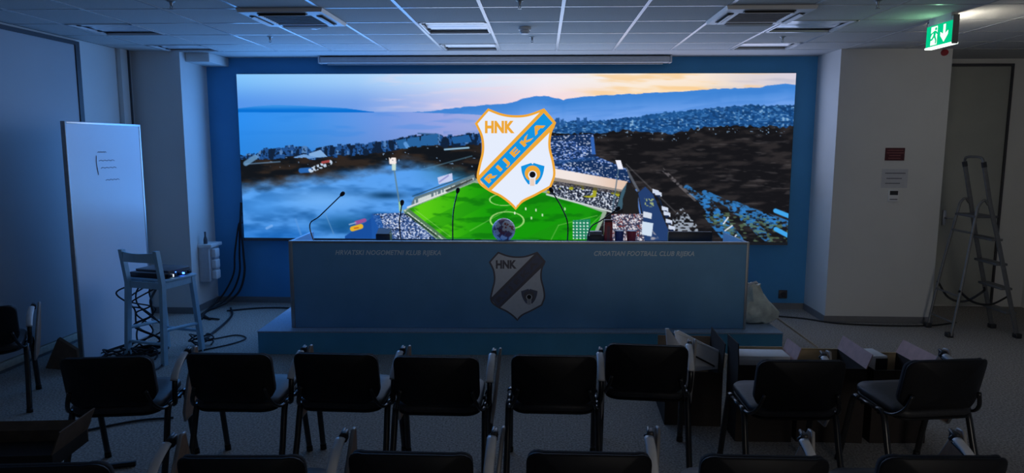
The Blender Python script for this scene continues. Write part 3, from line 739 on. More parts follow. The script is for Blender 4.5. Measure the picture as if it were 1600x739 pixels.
# small things on the desk
def desk_box(name, lab, cat, x0, x1, ytop, m_, depth=.12, dy=.30, r=.006, extra=None):
    A_ = at(x0, 372, DKM.translation.y + dy); B_ = at(x1, 372, DKM.translation.y + dy)
    cx_ = (A_.x + B_.x) / 2; loc = DKM @ Vector(((DKI @ Vector((cx_, A_.y, 0))).x, dy, DH - .125))
    T = thing(name, lab, cat, loc, PA)
    hw = (B_.x - A_.x) / 2; ht = at(x0, ytop, loc.y).z - loc.z
    return T, hw, ht, depth
T, hw, ht, dp = desk_box('control_unit', 'small black control box near the left microphones on the desk', 'control box', 588, 610, 357.5, 'blackbox')
MB().rbox((-hw, -dp / 2, 0), (hw, dp / 2, ht * .8), .006).build('body', 'blackbox', T, True)
MB().add([(-hw * .9, -dp / 2, ht * .8), (hw * .9, -dp / 2, ht * .8), (hw * .9, dp / 2, ht), (-hw * .9, dp / 2, ht), (-hw * .9, dp / 2, ht * .8), (hw * .9, dp / 2, ht * .8)], [(0, 1, 2, 3), (0, 3, 4), (1, 5, 2), (3, 2, 5, 4)]).build('sloped_panel', 'greybox', T)
T, hw, ht, dp = desk_box('control_unit', 'low black unit beside the red box on the desk', 'control box', 920, 945, 361, 'blackbox')
MB().rbox((-hw, -dp / 2, 0), (hw, dp / 2, ht * .8), .005).build('body', 'blackbox', T, True); MB().rbox((-hw * .8, -dp / 3, ht * .8), (hw * .8, dp / 3, ht), .003).build('key_panel', 'greybox', T)
T, hw, ht, dp = desk_box('red_carton', 'tall narrow red box standing on the desk', 'carton', 946, 959, 343, 'red')
MB().rbox((-hw, -.035, 0), (hw, .035, ht * .93), .004).build('body', 'red', T, True); MB().rbox((-hw * .95, -.033, ht * .93), (hw * .95, .033, ht), .004).build('lid', 'darkred', T, True)
MB().box((-hw * .35, -.0365, ht * .2), (hw * .35, -.035, ht * .8)).build('printed_strip', 'pinkprint', T)
for nm, lab, x0, x1, mm in (('navy_cup', 'short navy cup beside the red box on the desk', 963, 978, 'navy'), ('red_cup', 'short red cup right of the navy cup on the desk', 982, 998, 'red')):
    T, hw, ht, dp = desk_box(nm, lab, 'cup', x0, x1, 360, mm)
    MB().lathe([(hw * .75, 0), (hw, ht), (hw * .92, ht), (hw * .7, .005)], 20).build('body', mm, T, True)
    MB().lathe([(hw * 1.0, ht - .004), (hw * 1.04, ht), (hw * .93, ht)], 20).build('rim', 'paper', T, True)
T, hw, ht, dp = desk_box('flat_monitor', 'wide low black monitor at the right end of the desk', 'monitor', 1049, 1120, 361.5, 'blackbox')
MB().rbox((-hw, -.015, .012), (hw, .02, ht), .006).build('panel', 'blackbox', T, True); MB().rbox((-hw * .4, -.07, 0), (hw * .4, .07, .012), .004).build('foot', 'blackbox', T, True)

# plastic bag on the platform end
BG = thing('plastic_bag', 'crumpled milky plastic bag on the right end of the platform', 'bag', (2.05, 6.62, PH))
vs = []; fs = []; N = 20; prof = [(.06, .0), (.13, .005), (.155, .05), (.165, .11), (.15, .165), (.115, .21), (.085, .26), (.065, .30), (.05, .345), (.062, .375), (.04, .372)]
rng = random.Random(3)
for i, (r, z) in enumerate(prof):
    for k in range(N):
        a = 2 * math.pi * k / N
        rr = r * (1 + .12 * math.sin(3 * a + i) + .1 * math.sin(5 * a - i * 1.3) + rng.uniform(-.05, .05))
        sx = -.03 * max(0, (z - .15) / .2); vs.append((rr * 1.15 * math.cos(a) + sx * 1.3 + .03, rr * .8 * math.sin(a), z + (rng.uniform(-.012, .012) if 0 < i < 10 else 0)))
for i in range(len(prof) - 1):
    for k in range(N): fs.append((i * N + k, i * N + (k + 1) % N, (i + 1) * N + (k + 1) % N, (i + 1) * N + k))
fs.append(tuple(range(N))[::-1])
MB().add(vs, fs).build('bag_body', 'bag', BG, True)
MB().tube([(-.08, -.03, .34), (-.04, -.05, .385), (.01, -.03, .395), (.035, .0, .37)], .012, 8, .004).build('handle', 'paper', BG, True)
lst = MB().tube([Vector((2.28, 6.62, .255)), Vector((2.62, 6.45, .012))], .011, 4).build('wooden_batten', 'wood'); tag(lst, 'thin pale wooden batten leaning from the platform end to the floor', 'batten')

# ------------------------------------------------------------------ chairs with writing tablets
def pad(w_, h_, r, th, k_curve, bulge=.012, n=5):
    """rounded cushion in local x (width), z (height) with thickness along y; sides curve towards +y"""
    base = []
    for cx_, cz, a0_ in ((w_ / 2 - r, h_ / 2 - r, 0), (-w_ / 2 + r, h_ / 2 - r, 90), (-w_ / 2 + r, -h_ / 2 + r, 180), (w_ / 2 - r, -h_ / 2 + r, 270)):
        for i in range(n + 1):
            a = math.radians(a0_ + 90 * i / n); base.append((cx_ + r * math.cos(a), cz + r * math.sin(a)))
    N = len(base); vs = []; fs = []
    rings = [(1, 0, -1)] + [(.97, 1, -1), (.7, 1, -1), (.35, 1, -1)]
    def Y(x): return k_curve * (x / (w_ / 2)) ** 2
    def ring(s, off): return [(x * s, Y(x * s) + off, z * s) for x, z in base]
    L = [ring(.35, -th / 2 - bulge), ring(.7, -th / 2 - bulge * .8), ring(.965, -th / 2), ring(1, -th / 4), ring(1, th / 4), ring(.965, th / 2), ring(.7, th / 2 + bulge * .8), ring(.35, th / 2 + bulge)]
    for R_ in L: vs += R_
    for i in range(len(L) - 1):
        for k in range(N): fs.append((i * N + k, i * N + (k + 1) % N, (i + 1) * N + (k + 1) % N, (i + 1) * N + k))
    vs.append((0, -th / 2 - bulge, 0)); vs.append((0, th / 2 + bulge, 0)); a, b = len(vs) - 2, len(vs) - 1
    for k in range(N): fs.append((a, (k + 1) % N, k)); o_ = (len(L) - 1) * N; fs.append((b, o_ + k, o_ + (k + 1) % N))
    return vs, fs


def make_chair(name, label, x, y, rz):
    T = thing(name, label, 'chair', (x, y, 0), rz, 'black chairs with folding writing tablets')
    return T
parts = {}
def chair_parts():
    D = []
    rec = math.radians(13)
    Mb = Matrix.Translation((0, -.246, .633)) @ Matrix.Rotation(rec, 4, 'X')
    v_, f_ = pad(.455, .285, .06, .035, .07); D.append(('backrest', MB().add(v_, f_, Mb), 'chairfab', True))
    v_, f_ = pad(.462, .295, .065, .012, .07, .004); D.append(('back_shell', MB().add(v_, f_, Matrix.Translation((0, -.024, 0)) @ Mb), 'chairplast', True))
    v_, f_ = pad(.462, .43, .08, .042, -.0, .01); D.append(('seat', MB().add(v_, f_, Matrix.Translation((0, .02, .478)) @ Matrix.Rotation(math.radians(-87), 4, 'X')), 'vinyl', True))
    v_, f_ = pad(.455, .42, .08, .014, 0, .03); D.append(('seat_shell', MB().add(v_, f_, Matrix.Translation((0, .02, .447)) @ Matrix.Rotation(math.radians(-87), 4, 'X')), 'chairplast', True))
    for s in (-1, 1):
        D.append(('leg', MB().tube(spline([(s * .258, .275, .012), (s * .254, .22, .25), (s * .25, .175, .43), (s * .25, .12, .447)], 4), .018, 8, .016), 'blacktube', True))
        D.append(('leg', MB().tube(spline([(s * .258, -.265, .012), (s * .254, -.17, .22), (s * .25, -.10, .43), (s * .25, -.04, .447)], 4), .018, 8, .016), 'blacktube', True))
        D.append(('foot_cap', MB().tube([(s * .258, .276, 0), (s * .258, .272, .03)], .0205, 8, .0185), 'chairplast', True)); D.append(('foot_cap', MB().tube([(s * .258, -.266, 0), (s * .258, -.258, .03)], .0205, 8, .0185), 'chairplast', True))
        D.append(('side_rail', MB().tube([(s * .25, .14, .447), (s * .25, -.06, .447)], .014, 8, .011), 'blacktube', True))
        D.append(('back_support', MB().tube(spline([(s * .25, -.06, .447), (s * .238, -.15, .455), (s * .215, -.215, .51), (s * .19, -.236, .59)], 5), .012, 8, .009), 'blacktube', True))
    D.append(('cross_rail', MB().tube([(-.25, .10, .43), (.25, .10, .43)], .011, 8), 'blacktube', True)); D.append(('cross_rail', MB().tube([(-.25, -.05, .43), (.25, -.05, .43)], .011, 8), 'blacktube', True))
    # right arm with the folded writing tablet
    D.append(('arm_support', MB().tube(spline([(.25, -.03, .43), (.266, -.035, .45), (.272, -.045, .53), (.272, -.02, .60), (.274, .06, .645), (.275, .15, .665)], 5), .015, 8, .011), 'blacktube', True))
    D.append(('arm_pad', MB().tube(spline([(.272, -.05, .578), (.272, -.015, .617), (.274, .05, .657), (.275, .13, .683)], 5), .021, 8, .012), 'armpad', True))
    D.append(('hinge', MB().tube([(.262, .155, .672), (.295, .165, .69)], .011, 8).tube([(.275, .13, .69), (.28, .19, .70)], .008, 8).rbox((.275, .14, .66), (.297, .19, .702), .005), 'blackbox', True))
    Mt = Matrix.Translation((.298, .17, .495)) @ Matrix.Rotation(math.radians(6), 4, 'Y')
    tp = [(-.10, -.20), (.10, -.20), (.13, -.15), (.12, .02), (.06, .14), (.025, .205), (-.012, .21), (-.035, .16), (-.09, .04), (-.13, -.14)]
    m_ = MB().prism(tp, -.007, .007, lambda p, d_: Mt @ Vector((d_, p[0], p[1]))); D.append(('writing_tablet', m_, 'tablet', False))
    tq = [(p[0] * 1.012, p[1] * 1.01) for p in tp]; m_ = MB(); n = len(tp)
    ring = [Mt @ Vector((0, p[0] * 1.008, p[1] * 1.008)) for p in tp]; m_.tube(ring + [ring[0]], .0085, 6); D.append(('tablet_edging', m_, 'tabedge', True))
    return D
CP = chair_parts(); CM = []
for nm, m_, mt, sm in CP:
    me = m_.mesh(nm); me.materials.append(MT[mt])
    if sm: me.polygons.foreach_set('use_smooth', [True] * len(me.polygons))
    CM.append((nm, me))
def chair(label, x, y, deg):
    T = make_chair('tablet_chair', label, x, y, math.radians(deg))
    last = {}
    for nm, me in CM:
        o = bpy.data.objects.new(nm, me); COL.objects.link(o); o.parent = T
        if nm == 'tablet_edging': o.parent = last['writing_tablet']
        if nm == 'hinge': o.parent = last['arm_support']
        last[nm] = o
    return T
BK = -.275
CH_ = [('black chair with folded tablet, leftmost in the front row', 158, 563, 9), ('black front-row chair with folded tablet, second from the left', 350, 557, 1),
       ('black front-row chair with folded tablet, third from the left', 519, 557, -1), ('black front-row chair with folded tablet, in front of the desk, left of the crest', 679, 562, 0),
       ('black front-row chair with folded tablet, right below the crest on the desk', 866, 560, 0), ('black chair standing further forward than its row, against the open box with white sheets', 1012, 543, -5),
       ('black chair with folded tablet in front of the box holding white foam', 1260, 568, 2), ('black chair with folded tablet, rightmost in the front row', 1492, 567, 9)]
for lab, px, py, dg in CH_:
    t = onz(px, py, .775); a = math.radians(dg); chair(lab, t.x - (-math.sin(a) * BK), t.y - math.cos(a) * BK, dg)
for lab, px, py, dg in [('black chair back at the bottom edge under the cardboard box', 50, 735, 6), ('nearest-row black chair, second from the left, only its top showing', 367, 722, 3), ('nearest-row black chair below the desk lettering, third from the left', 637, 716, 0),
                        ('nearest-row black chair right of the middle, below the crest', 922, 716, 0), ('nearest-row black chair in front of the boxes, hardly lit', 1203, 722, 0), ('nearest-row black chair at the bottom right', 1490, 722, 2)]:
    t = onz(px, py, .775); a = math.radians(dg); chair(lab, t.x + math.sin(a) * BK, t.y - math.cos(a) * BK, dg)
chair('black chair standing alone by the left wall panel', -3.99, 4.66, 31)

# ------------------------------------------------------------------ whiteboard leaning upright at the left
WBA = math.atan2(.98, .066)
WB = thing('whiteboard', 'tall white dry-erase board standing upright on the floor at the left', 'whiteboard', (-3.965 + .015, 5.62, 0), WBA)
wl, wh = .98, 2.09
box('panel', (.02, .004, .02), (wl - .02, .03, wh - .02), 'wbsurf', WB)
box('side_frame', (0, 0, 0), (.02, .04, wh), 'alu_dull', WB, .003); box('side_frame', (wl - .02, 0, 0), (wl, .04, wh), 'alu', WB, .003)
box('end_frame', (.02, 0, wh - .02), (wl - .02, .04, wh), 'alu', WB, .003); box('end_frame', (.02, 0, 0), (wl - .02, .04, .02), 'alu', WB, .003)
# faint handwriting
for x0, x1, z in ((.37, .48, 1.83), (.38, .58, 1.755), (.40, .60, 1.69), (.45, .63, 1.58)):
    MB().tube(spline([(x0 + (x1 - x0) * i / 8, .002, z + (.006 if i % 2 else -.004)) for i in range(9)], 3), .0022, 4).build('pen_mark', 'wbsmear', WB)
MB().tube(spline([(.35, .002, 1.80), (.345, .002, 1.73), (.36, .002, 1.63)], 4), .003, 4).build('pen_mark', 'wbsmear', WB)
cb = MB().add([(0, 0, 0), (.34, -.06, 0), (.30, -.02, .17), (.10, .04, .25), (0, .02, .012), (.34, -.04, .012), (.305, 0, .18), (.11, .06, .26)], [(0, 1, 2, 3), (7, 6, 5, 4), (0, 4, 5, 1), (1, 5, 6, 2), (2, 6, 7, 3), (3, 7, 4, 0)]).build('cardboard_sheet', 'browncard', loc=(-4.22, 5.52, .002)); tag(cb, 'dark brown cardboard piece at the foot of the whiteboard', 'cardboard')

# ------------------------------------------------------------------ pale blue bar stool with equipment and cables
SA = -math.atan2(.113, .435)
ST = thing('bar_stool', 'pale blue wooden bar stool with a low curved backrest', 'stool', (-3.385, 5.93, 0), SA)
def bar(p0, p1, a, b):
    """rectangular bar a wide (x) and b deep (y)"""
    p0, p1 = Vector(p0), Vector(p1); vs = []
    for p in (p0, p1): vs += [(p.x - a / 2, p.y - b / 2, p.z), (p.x + a / 2, p.y - b / 2, p.z), (p.x + a / 2, p.y + b / 2, p.z), (p.x - a / 2, p.y + b / 2, p.z)]
    return MB().add(vs, [(0, 3, 2, 1), (4, 5, 6, 7), (0, 1, 5, 4), (1, 2, 6, 5), (2, 3, 7, 6), (3, 0, 4, 7)])
for s in (-1, 1):
    m_ = bar((s * .20, -.235, 0), (s * .185, -.19, .70), .036, .045); q_ = bar((s * .185, -.19, .70), (s * .185, -.235, 1.0), .036, .045); m_.v += q_.v; m_.f += [tuple(i + 8 for i in f) for f in q_.f]
    m_.build('leg', 'stool', ST); bar((s * .20, .22, 0), (s * .175, .165, .72), .04, .04).build('leg', 'stool', ST)
    bar((s * .188, -.17, .665), (s * .178, .16, .665), .02, .02)
    MB().rbox((s * .18 - .01, -.17, .655), (s * .18 + .01, .16, .715), .003).build('apron', 'stool', ST); MB().tube([(s * .193, -.20, .30), (s * .19, .19, .27)], .016, 8).build('stretcher', 'stool', ST)
MB().rbox((-.17, .155, .655), (.17, .175, .715), .003).build('apron', 'stool', ST); MB().rbox((-.17, -.19, .655), (.17, -.17, .715), .003).build('apron', 'stool', ST)
MB().tube([(-.185, .195, .20), (.185, .195, .20)], .016, 8).build('stretcher', 'stool', ST); MB().tube([(-.19, -.215, .18), (.19, -.215, .18)], .014, 8).build('stretcher', 'stool', ST)
MB().rbox((-.205, -.17, .715), (.205, .20, .738), .01).build('seat', 'stool', ST, True)
rl = []
for i in range(9):
    x = -.185 + .37 * i / 8; rl.append((x, -.228 - .035 * (1 - (x / .185) ** 2)))
pr = [(x, y - .011) for x, y in rl] + [(x, y + .011) for x, y in rl[::-1]]
MB().prism(pr, .895, .985, lambda p, d_: (p[0], p[1], d_ - .012 * (1 - (p[0] / .185) ** 2) * (1 if d_ > .94 else -.3))).build('back_rail', 'stool', ST, True)
EQ = thing('video_processor', 'flat black video processor with glowing blue light on the stool seat', 'video processor', (-3.39, 5.95, .738), SA)
MB().rbox((-.20, -.16, 0), (.17, .16, .048), .004).build('chassis', 'blackbox', EQ, True); MB().rbox((-.195, -.10, .048), (.165, .158, .066), .004).build('top_unit', 'greybox', EQ, True)
for i, y in enumerate((-.11, -.06, 0, .06, .11)):
    MB().rbox((.168, y - .018, .010), (.205, y + .018, .038), .004).build('plug', 'blackbox', EQ, True)
MB().rbox((.17, -.092, .012), (.208, -.082, .036), .003).build('white_led', 'led_white', EQ); MB().rbox((.17, .028, .016), (.210, .042, .032), .003).build('blue_led', 'led_blue', EQ); MB().rbox((.17, -.03, .040), (.176, -.02, .046), .001).build('blue_led', 'led_blue', EQ)


def cable(label, pts, r=.008, name='cable', k=8, cat='cable', grp=None):
    o = MB().tube(spline(pts, k), r, 6).build(name, 'cable', None, True); return tag(o, label, cat, grp)
rng = random.Random(11)
sx, sy = -3.42, 5.95
for i, lab in enumerate(('thick black cable dropping from the device behind the stool back legs', 'black cable looping wide to the left of the stool legs', 'black cable with a plug hanging inside the stool legs', 'thin black cable tangled low under the stool', 'black cable hanging straight under the stool seat', 'black cable coiling down to the whiteboard foot')):
    pts = [(sx - .12 + i * .03, sy - .05 + .02 * i, .70)]
    for k in range(5):
        z = .62 - k * .12 + rng.uniform(-.03, .03); pts.append((sx - .10 + rng.uniform(-.16, .14) - (.16 if i == 1 else 0), sy + rng.uniform(-.12, .12), max(.03, z)))
    for k in range(4): pts.append((sx - .18 + rng.uniform(-.22, .22) - (.2 if i == 5 else 0), sy - .05 + rng.uniform(-.15, .2), .012 + .01 * i * .3 + (.05 if k % 2 else 0)))
    cable(lab, pts, .0075 if i else .011, grp='cables under the stool')
for i, (cx_, cy2, lab) in enumerate(((-3.72, 5.72, 'coil of black cable on the floor before the whiteboard'), (-3.50, 5.78, 'coil of black cable on the floor between the stool legs'), (-3.22, 6.25, 'dark heap of coiled cable behind the stool'))):
    pts = [(cx_ + (.09 + .03 * math.sin(k * 1.7)) * math.cos(k * .8), cy2 + (.07 + .02 * math.cos(k)) * math.sin(k * .8), .012 + .004 * k * .8 + .02 * (k % 3)) for k in range(24)]
    cable(lab, pts, .008, 'cable_coil', 4, 'cable coil', 'coiled cables on the floor')
MB_ = [(-3.25, 6.2, .02), (-3.3, 6.6, .015), (-3.35, 7.0, .02), (-3.45, 7.4, .015), (-3.6, 7.7, .02)]
cable('black cable running along the floor from the stool to the column', MB_, .012)
cable('thin black cable curling across the floor right of the stool', [(-3.15, 6.05, .01), (-2.95, 6.3, .01), (-2.9, 6.5, .01), (-3.05, 6.6, .01), (-3.2, 6.45, .01)], .007)
cable('thin black cable lying in front of the stool', [(-3.3, 5.75, .01), (-3.25, 5.5, .01), (-3.4, 5.2, .01), (-3.6, 5.0, .01)], .007)
# cables hanging from the lower left corner of the screen
for i, (dx, lab) in enumerate(((0, 'thick black cable hanging from the screen corner, nearest the screen'), (-.06, 'middle of three black cables hanging from the screen corner'), (-.13, 'outer black cable hanging from the screen corner, curving to the column'))):
    cable(lab, [(-3.575, 8.06, 1.22 - .12 * i), (-3.58 + dx * .2, 8.03, .95), (-3.56 + dx * .8, 8.02, .62), (-3.55 + dx, 8.0, .38), (-3.60 + dx * 1.3, 7.95, .17), (-3.72 + dx, 7.88, .05), (-3.80 + dx * .2, 7.7 - .05 * i, .02), (-3.82 + .03 * i, 7.55 - .12 * i, .014), (-3.7 + .1 * i, 7.2, .014)], .014 - .002 * i, grp='cables from the screen corner')
cable('black cable along the foot of the blue wall left of the platform', [(-3.6, 7.6, .012), (-3.3, 7.75, .012), (-3.0, 7.78, .012), (-2.7, 7.7, .012)], .009)
cable('black cable along the foot of the right column', [(2.45, 7.75, .01), (2.9, 7.6, .01), (3.2, 7.40, .01), (3.7, 7.33, .01), (4.15, 7.36, .01), (4.5, 7.5, .01)], .008)
cable('black cable crossing the carpet at the left, lower edge', [(-3.9, 3.75, .01), (-3.55, 4.0, .01), (-3.2, 4.12, .01), (-2.8, 4.42, .01), (-2.55, 4.5, .01)], .008)
cable('thick black cable at the lower left beside the cardboard box', [(-3.7, 3.72, .012), (-3.3, 3.62, .012), (-2.9, 3.60, .02), (-2.62, 3.72, .012), (-2.4, 3.8, .012)], .018)
# electrical box with sockets on the left column
EB = thing('electrical_box', 'grey electrical distribution box with sockets on the left column', 'electrical box', (-3.93, 7.66, .33))
MB().rbox((0, 0, 0), (.125, .26, .42), .012).build('casing', 'cabinet', EB, True); MB().rbox((-.004, -.004, .40), (.16, .27, .44), .008).build('lid', 'acwhite', EB, True)
for i in range(3):
    MB().rbox((.125, .04, .03 + .125 * i), (.185, .15, .13 + .125 * i), .012).build('socket', 'acwhite', EB, True)
MB().lathe([(.022, 0), (.022, .05), (.010, .09), (.010, .14)], 12, Matrix.Translation((.07, .05, .44))).build('cable_gland', 'greybox', EB, True)
WS = thing('wall_socket', 'dark socket low on the blue wall beside the right column', 'socket', (2.845, YW, .125))
MB().rbox((-.05, -.014, 0), (.05, 0, .10), .006).build('plate', 'darkframe', WS, True); MB().lathe([(.03, 0), (.03, .012), (.024, .012)], 16, Matrix.Translation((0, -.014, .05)) @ Matrix.Rotation(math.pi / 2, 4, 'X')).build('plug', 'blackbox', WS, True)

# ------------------------------------------------------------------ notices on the right column
CYF = 7.49
N1 = thing('red_notice', 'small dark red notice plate on the right column', 'notice', (3.714, CYF, 1.82))
box('plate', (-.10, -.006, -.066), (.10, 0, .066), 'darkred', N1)
for i, (a, b) in enumerate(((-.08, .085), (-.085, .09), (-.06, .06), (-.065, .06))): box('text_line', (a, -.0075, .036 - i * .028), (b, -.006, .047 - i * .028), 'pinkprint', N1)
N2 = thing('paper_notice', 'white paper notice below the red plate on the right column', 'notice', (3.73, CYF, 1.565))
box('sheet', (-.135, -.002, -.10), (.135, 0, .10), 'cabinet', N2)
for a, b, z in ((-.10, .11, .055), (-.085, .075, .0), (-.095, .06, -.052)): box('text_line', (a, -.0032, z - .005), (b, -.002, z + .005), 'ink', N2)
N3 = thing('thermostat', 'small white wall thermostat with a dark display under the notices', 'thermostat', (3.725, CYF, 1.385))
MB().rbox((-.052, -.022, -.062), (.052, 0, .062), .006).build('body', 'acwhite', N3, True); box('display', (-.042, -.0235, .006), (.042, -.022, .05), 'blackbox', N3)
MB().rbox((-.04, -.0245, -.045), (.04, -.022, -.035), .001).build('button_bar', 'ink', N3)
SI = thing('alarm_siren', 'small red alarm sounder high on the right column under the exit sign', 'alarm', (4.13, CYF, 2.86))
MB().lathe([(.034, 0), (.034, .03), (.028, .045), (.012, .05)], 16, Matrix.Rotation(math.pi / 2, 4, 'X')).build('dome', 'red', SI, True); MB().lathe([(.04, 0), (.04, .012)], 16, Matrix.Rotation(math.pi / 2, 4, 'X')).build('base', 'acwhite', SI, True)

# ------------------------------------------------------------------ emergency exit sign hanging from the ceiling (face towards the room's middle)
EX = thing('exit_sign', 'lit green emergency exit sign with running figure and down arrow', 'exit sign', (3.08, 5.49, CH))
YE = .365
MB().rbox((0.0, .03, -.055), (.05, YE - .03, 0), .004).build('ceiling_mount', 'housing', EX, True)
MB().rbox((.002, 0, -.235), (.048, .006, -.02), .002).build('end_cap', 'signdark', EX); MB().rbox((.002, YE - .006, -.235), (.048, YE, -.02), .002).build('end_cap', 'signdark', EX)
box('housing', (.004, .006, -.06), (.046, YE - .006, -.03), 'housing', EX); box('core', (.006, .006, -.222), (.044, YE - .006, -.06), 'housing', EX)
fx = lambda d_: -.0 - d_
box('green_panel', (.002, .006, -.222), (.006, YE - .006, -.06), 'egreen', EX)
def exf(p, d_): return (.002 - d_ * .0015, YE - p[0] * YE, -.222 + p[1] * .162)    # p: 0..1 from the left of the sign as seen
MB().prism([(.20, .06), (.44, .06), (.44, .94), (.20, .94)], 0, 1, exf).build('door_pictogram', 'ewhite', EX)
MB().prism([(.66, .92), (.74, .92), (.74, .48), (.84, .60), (.84, .42), (.70, .10), (.56, .42), (.56, .60), (.66, .48)], 0, 1, exf).build('arrow_pictogram', 'ewhite', EX)
man = [[(.30, .48), (.38, .50), (.40, .72), (.32, .73)], [(.31, .50), (.37, .50), (.43, .28), (.42, .12), (.385, .12), (.39, .26)], [(.30, .50), (.35, .46), (.27, .30), (.16, .28), (.16, .36), (.24, .38)], [(.33, .72), (.33, .64), (.24, .58), (.20, .46), (.17, .49), (.21, .63)], [(.39, .72), (.46, .60), (.50, .62), (.50, .55), (.44, .54), (.38, .64)]]
for p in man: MB().prism(p, 1, 2, exf).build('figure_pictogram', 'egreen', EX)
MB().prism([(.39 + .035 * math.cos(a * .6283), .81 + .07 * math.sin(a * .6283)) for a in range(10)], 1, 2, exf).build('figure_pictogram', 'egreen', EX)
box('lit_edge', (-.004, .004, -.236), (.052, YE - .004, -.224), 'edown', EX)
gl = bpy.data.lights.new('exit_sign_lamp', 'AREA'); gl.shape = 'RECTANGLE'; gl.size = .05; gl.size_y = .30; gl.energy = .55; gl.color = (.35, 1.0, .50)
glo = bpy.data.objects.new('exit_sign_lamp', gl); COL.objects.link(glo); glo.parent = EX; glo.location = (-.006, YE / 2, -.10)
glo.rotation_euler = Vector((-1, 0, .35)).to_track_quat('-Z', 'Y').to_euler()
box('rear_diffuser', (.044, .01, -.20), (.048, YE - .01, -.07), 'ewarm', EX)

# ------------------------------------------------------------------ stepladder
LD = thing('stepladder', 'open aluminium stepladder with platform and top handle by the recess', 'ladder', (4.45, 7.12, 0))
o_ = Vector((4.45, 7.12, 0)); W3 = lambda x, y, z: Vector((x, y, z)) - o_
rails = []
for yb, yt in ((7.33, 7.29), (6.94, 6.98)):
    MB().tube([W3(4.77, yb, .02), W3(4.50, (yb + yt) / 2, 1.02), W3(4.42, yt, 1.32), W3(4.32, yt, 1.74)], .024, 8, .014).build('climbing_rail', 'laddalu', LD, True)
    MB().tube(spline([W3(4.11, yb + (.0 if yb > 7 else -.03), .02), W3(4.20, yb, .62), W3(4.29, yt, 1.22), W3(4.315, yt, 1.33), W3(4.36, yt, 1.375), W3(4.40, yt, 1.33)], 5), .014, 8).build('support_leg', 'laddalu', LD, True)
    for x in (4.77, 4.105): MB().rbox(W3(x - .03, yb - .035, 0), W3(x + .03, yb + .035, .05), .01).build('rubber_foot', 'blackbox', LD, True)
    MB().tube([W3(4.33, yt, 1.70), W3(4.318, yt, 1.75)], .027, 8, .017).build('rail_end_cap', 'blackbox', LD, True)
MB().tube(spline([W3(4.32, 7.29, 1.74), W3(4.312, 7.26, 1.79), W3(4.312, 7.14, 1.80), W3(4.312, 7.01, 1.79), W3(4.32, 6.98, 1.74)], 5), .013, 8).build('top_handle', 'laddalu', LD, True)
for k in range(4):
    z = .25 + k * .245; t = z / 1.02; x = 4.77 + (4.50 - 4.77) * t; yb, ya = 7.33 + (7.31 - 7.33) * t, 6.94 + (6.96 - 6.94) * t
    MB().rbox(W3(x - .06, ya, z - .012), W3(x + .05, yb, z + .012), .004).build('step', 'laddalu', LD, True)
MB().rbox(W3(4.27, 6.97, 1.20), W3(4.50, 7.30, 1.225), .006).build('platform', 'greybox', LD, True)
MB().tube([W3(4.165, 7.33, .42), W3(4.165, 6.92, .42)], .010, 8).build('cross_brace', 'laddalu', LD, True); MB().tube([W3(4.13, 7.33, .15), W3(4.13, 6.92, .15)], .010, 8).build('cross_brace', 'laddalu', LD, True); MB().tube([W3(4.26, 7.30, 1.05), W3(4.26, 6.95, 1.05)], .010, 8).build('cross_brace', 'laddalu', LD, True)
MB().tube(spline([W3(4.17, 7.33, .50), W3(4.28, 7.3, .33), W3(4.42, 7.25, .30), W3(4.55, 7.18, .42), W3(4.66, 7.33, .44)], 6), .012, 6, .004).build('spreader_strap', 'cable', LD, True)
MB().tube(spline([W3(4.15, 6.92, .48), W3(4.32, 6.95, .36), W3(4.5, 6.95, .34), W3(4.68, 6.95, .44)], 6), .012, 6, .004).build('spreader_strap', 'cable', LD, True)

# ------------------------------------------------------------------ cardboard boxes
def carton(name, label, x0, x1, y0, y1, z0, h_, flaps, rz=0, mo='card', mi='cardin'):
    cx_, cy2 = (x0 + x1) / 2, (y0 + y1) / 2
    T = thing(name, label, 'box', (cx_, cy2, z0), math.radians(rz), 'cardboard boxes'); a, b = (x1 - x0) / 2, (y1 - y0) / 2; t = .006
    box('bottom', (-a, -b, 0), (a, b, t), mo, T)
    box('front_wall', (-a, -b, t), (a, -b + t, h_), mo, T); box('back_wall', (-a, b - t, t), (a, b, h_), mi, T)
    box('side_wall', (-a, -b + t, t), (-a + t, b - t, h_), mo, T); box('side_wall', (a - t, -b + t, t), (a, b - t, h_), mo, T)
    for side, ang, ln, mm in flaps:    # flap hinged on the rim, opened outwards by ang degrees from vertical
        A = math.radians(ang); L_ = ln
        if side in 'lr':
            s = -1 if side == 'l' else 1; m_ = MB().box((0, -b, 0), (t, b, L_)); R = Matrix.Translation((s * a - (t if s > 0 else 0), 0, h_)) @ Matrix.Rotation(A * s, 4, 'Y')
        else:
            s = -1 if side == 'f' else 1; m_ = MB().box((-a, 0, 0), (a, t, L_)); R = Matrix.Translation((0, s * b - (t if s > 0 else 0), h_)) @ Matrix.Rotation(-A * s, 4, 'X')
        m_.v = [tuple(R @ Vector(p)) for p in m_.v]; m_.build('flap', mm, T)
    return T
carton('cardboard_box', 'open cardboard box with white sheets sticking out, behind the forward chair', 0.86, 1.24, 4.56, 5.00, 0, .38, [('r', 3, .20, 'shadecard'), ('b', 2, .13, 'card')], -2, 'shadecard', 'card')
carton('cardboard_box', 'open cardboard box with a white foam slab inside', 1.26, 1.62, 4.32, 4.56, 0, .51, [('r', 18, .12, 'cardpink'), ('l', 3, .14, 'shadecard'), ('b', 2, .055, 'cardin')], 1, 'shadecard')
carton('cardboard_box', 'open cardboard box with pinkish side flap, third from the platform side', 1.66, 2.075, 4.33, 4.78, 0, .495, [('b', 150, .12, 'cardin'), ('r', 20, .10, 'cardpink')], -1, 'shadecard')
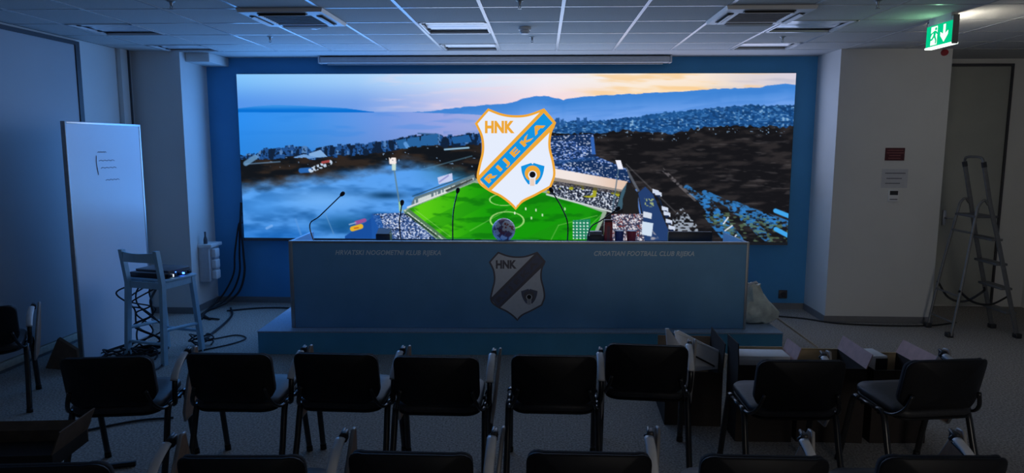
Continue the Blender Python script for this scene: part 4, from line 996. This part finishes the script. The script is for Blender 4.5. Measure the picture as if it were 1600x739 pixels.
carton('cardboard_box', 'open cardboard box furthest right, with pink pointed flap', 2.115, 2.47, 4.34, 4.74, 0, .485, [('r', 28, .10, 'cardpink'), ('b', 150, .08, 'cardin')], 2, 'shadecard')
fs_ = thing('foam_slab', 'white foam slab lying in the middle cardboard box', 'foam', (1.44, 4.45, .43)); box('slab', (-.17, -.08, 0), (.17, .085, .125), 'foam', fs_, .008)
box('wrapping_film', (-.172, -.082, .02), (.172, -.08, .10), 'paper', fs_)
for lab, P in (('white foam board sticking up from the box by the forward chair', [(1055, 520), (1062, 518), (1137, 556), (1132, 574), (1070, 580), (1058, 545)]), ('upright white paper sheet, leftmost in the box by the forward chair', [(1041, 515), (1046, 515), (1062, 538), (1066, 578), (1043, 552)])):
    Yp = 4.70 if 'board' in lab else 4.64
    p3 = [at(x, y, Yp) for x, y in P]; b0 = Vector((sum(p.x for p in p3) / len(p3), Yp, min(p.z for p in p3) - .12))
    prt = [(p.x - b0.x, p.z - b0.z) for p in p3]
    T = thing('foam_board' if 'board' in lab else 'paper_sheet', lab, 'foam board' if 'board' in lab else 'paper', b0)
    MB().prism(prt, -.008, .008, lambda p, d_: (p[0], d_ + (p[1] - .2) * .15, p[1])).build('sheet', 'foam' if 'board' in lab else 'paper', T)
    if 'board' in lab:
        e0, e1 = prt[0], prt[2]; MB().tube([(e0[0], (e0[1] - .2) * .15, e0[1]), (e1[0], (e1[1] - .2) * .15, e1[1])], .012, 6).build('thick_edge', 'foam', T); MB().tube([((e0[0] + e1[0]) / 2 - .05, -.01, e1[1] - .0), ((e0[0] + e1[0]) / 2 + .09, -.02, e1[1] - .07)], .006, 5).build('slit', 'dark', T)
sc = thing('small_carton', 'small white carton with black end standing in the right boxes', 'carton', (2.37, 4.66, .51), .1)
box('body', (-.03, -.08, 0), (.10, .10, .10), 'paper', sc, .003); box('end_panel', (.02, -.084, .0), (.10, -.08, .085), 'blackbox', sc); box('label_panel', (-.032, -.06, .02), (-.03, .06, .09), 'ink', sc)
sc.location = (2.19, 4.60, .42)
# box on the near left chair
cbx = onz(60, 700, .60)
carton('cardboard_box', 'open brown cardboard box on the chair at the lower left corner', -2.55, -2.10, 2.70, 2.98, .512, .06, [('r', 22, .11, 'browncard'), ('l', 50, .10, 'browncard'), ('b', 50, .05, 'browncard')], 6, 'shadecard', 'browncard')
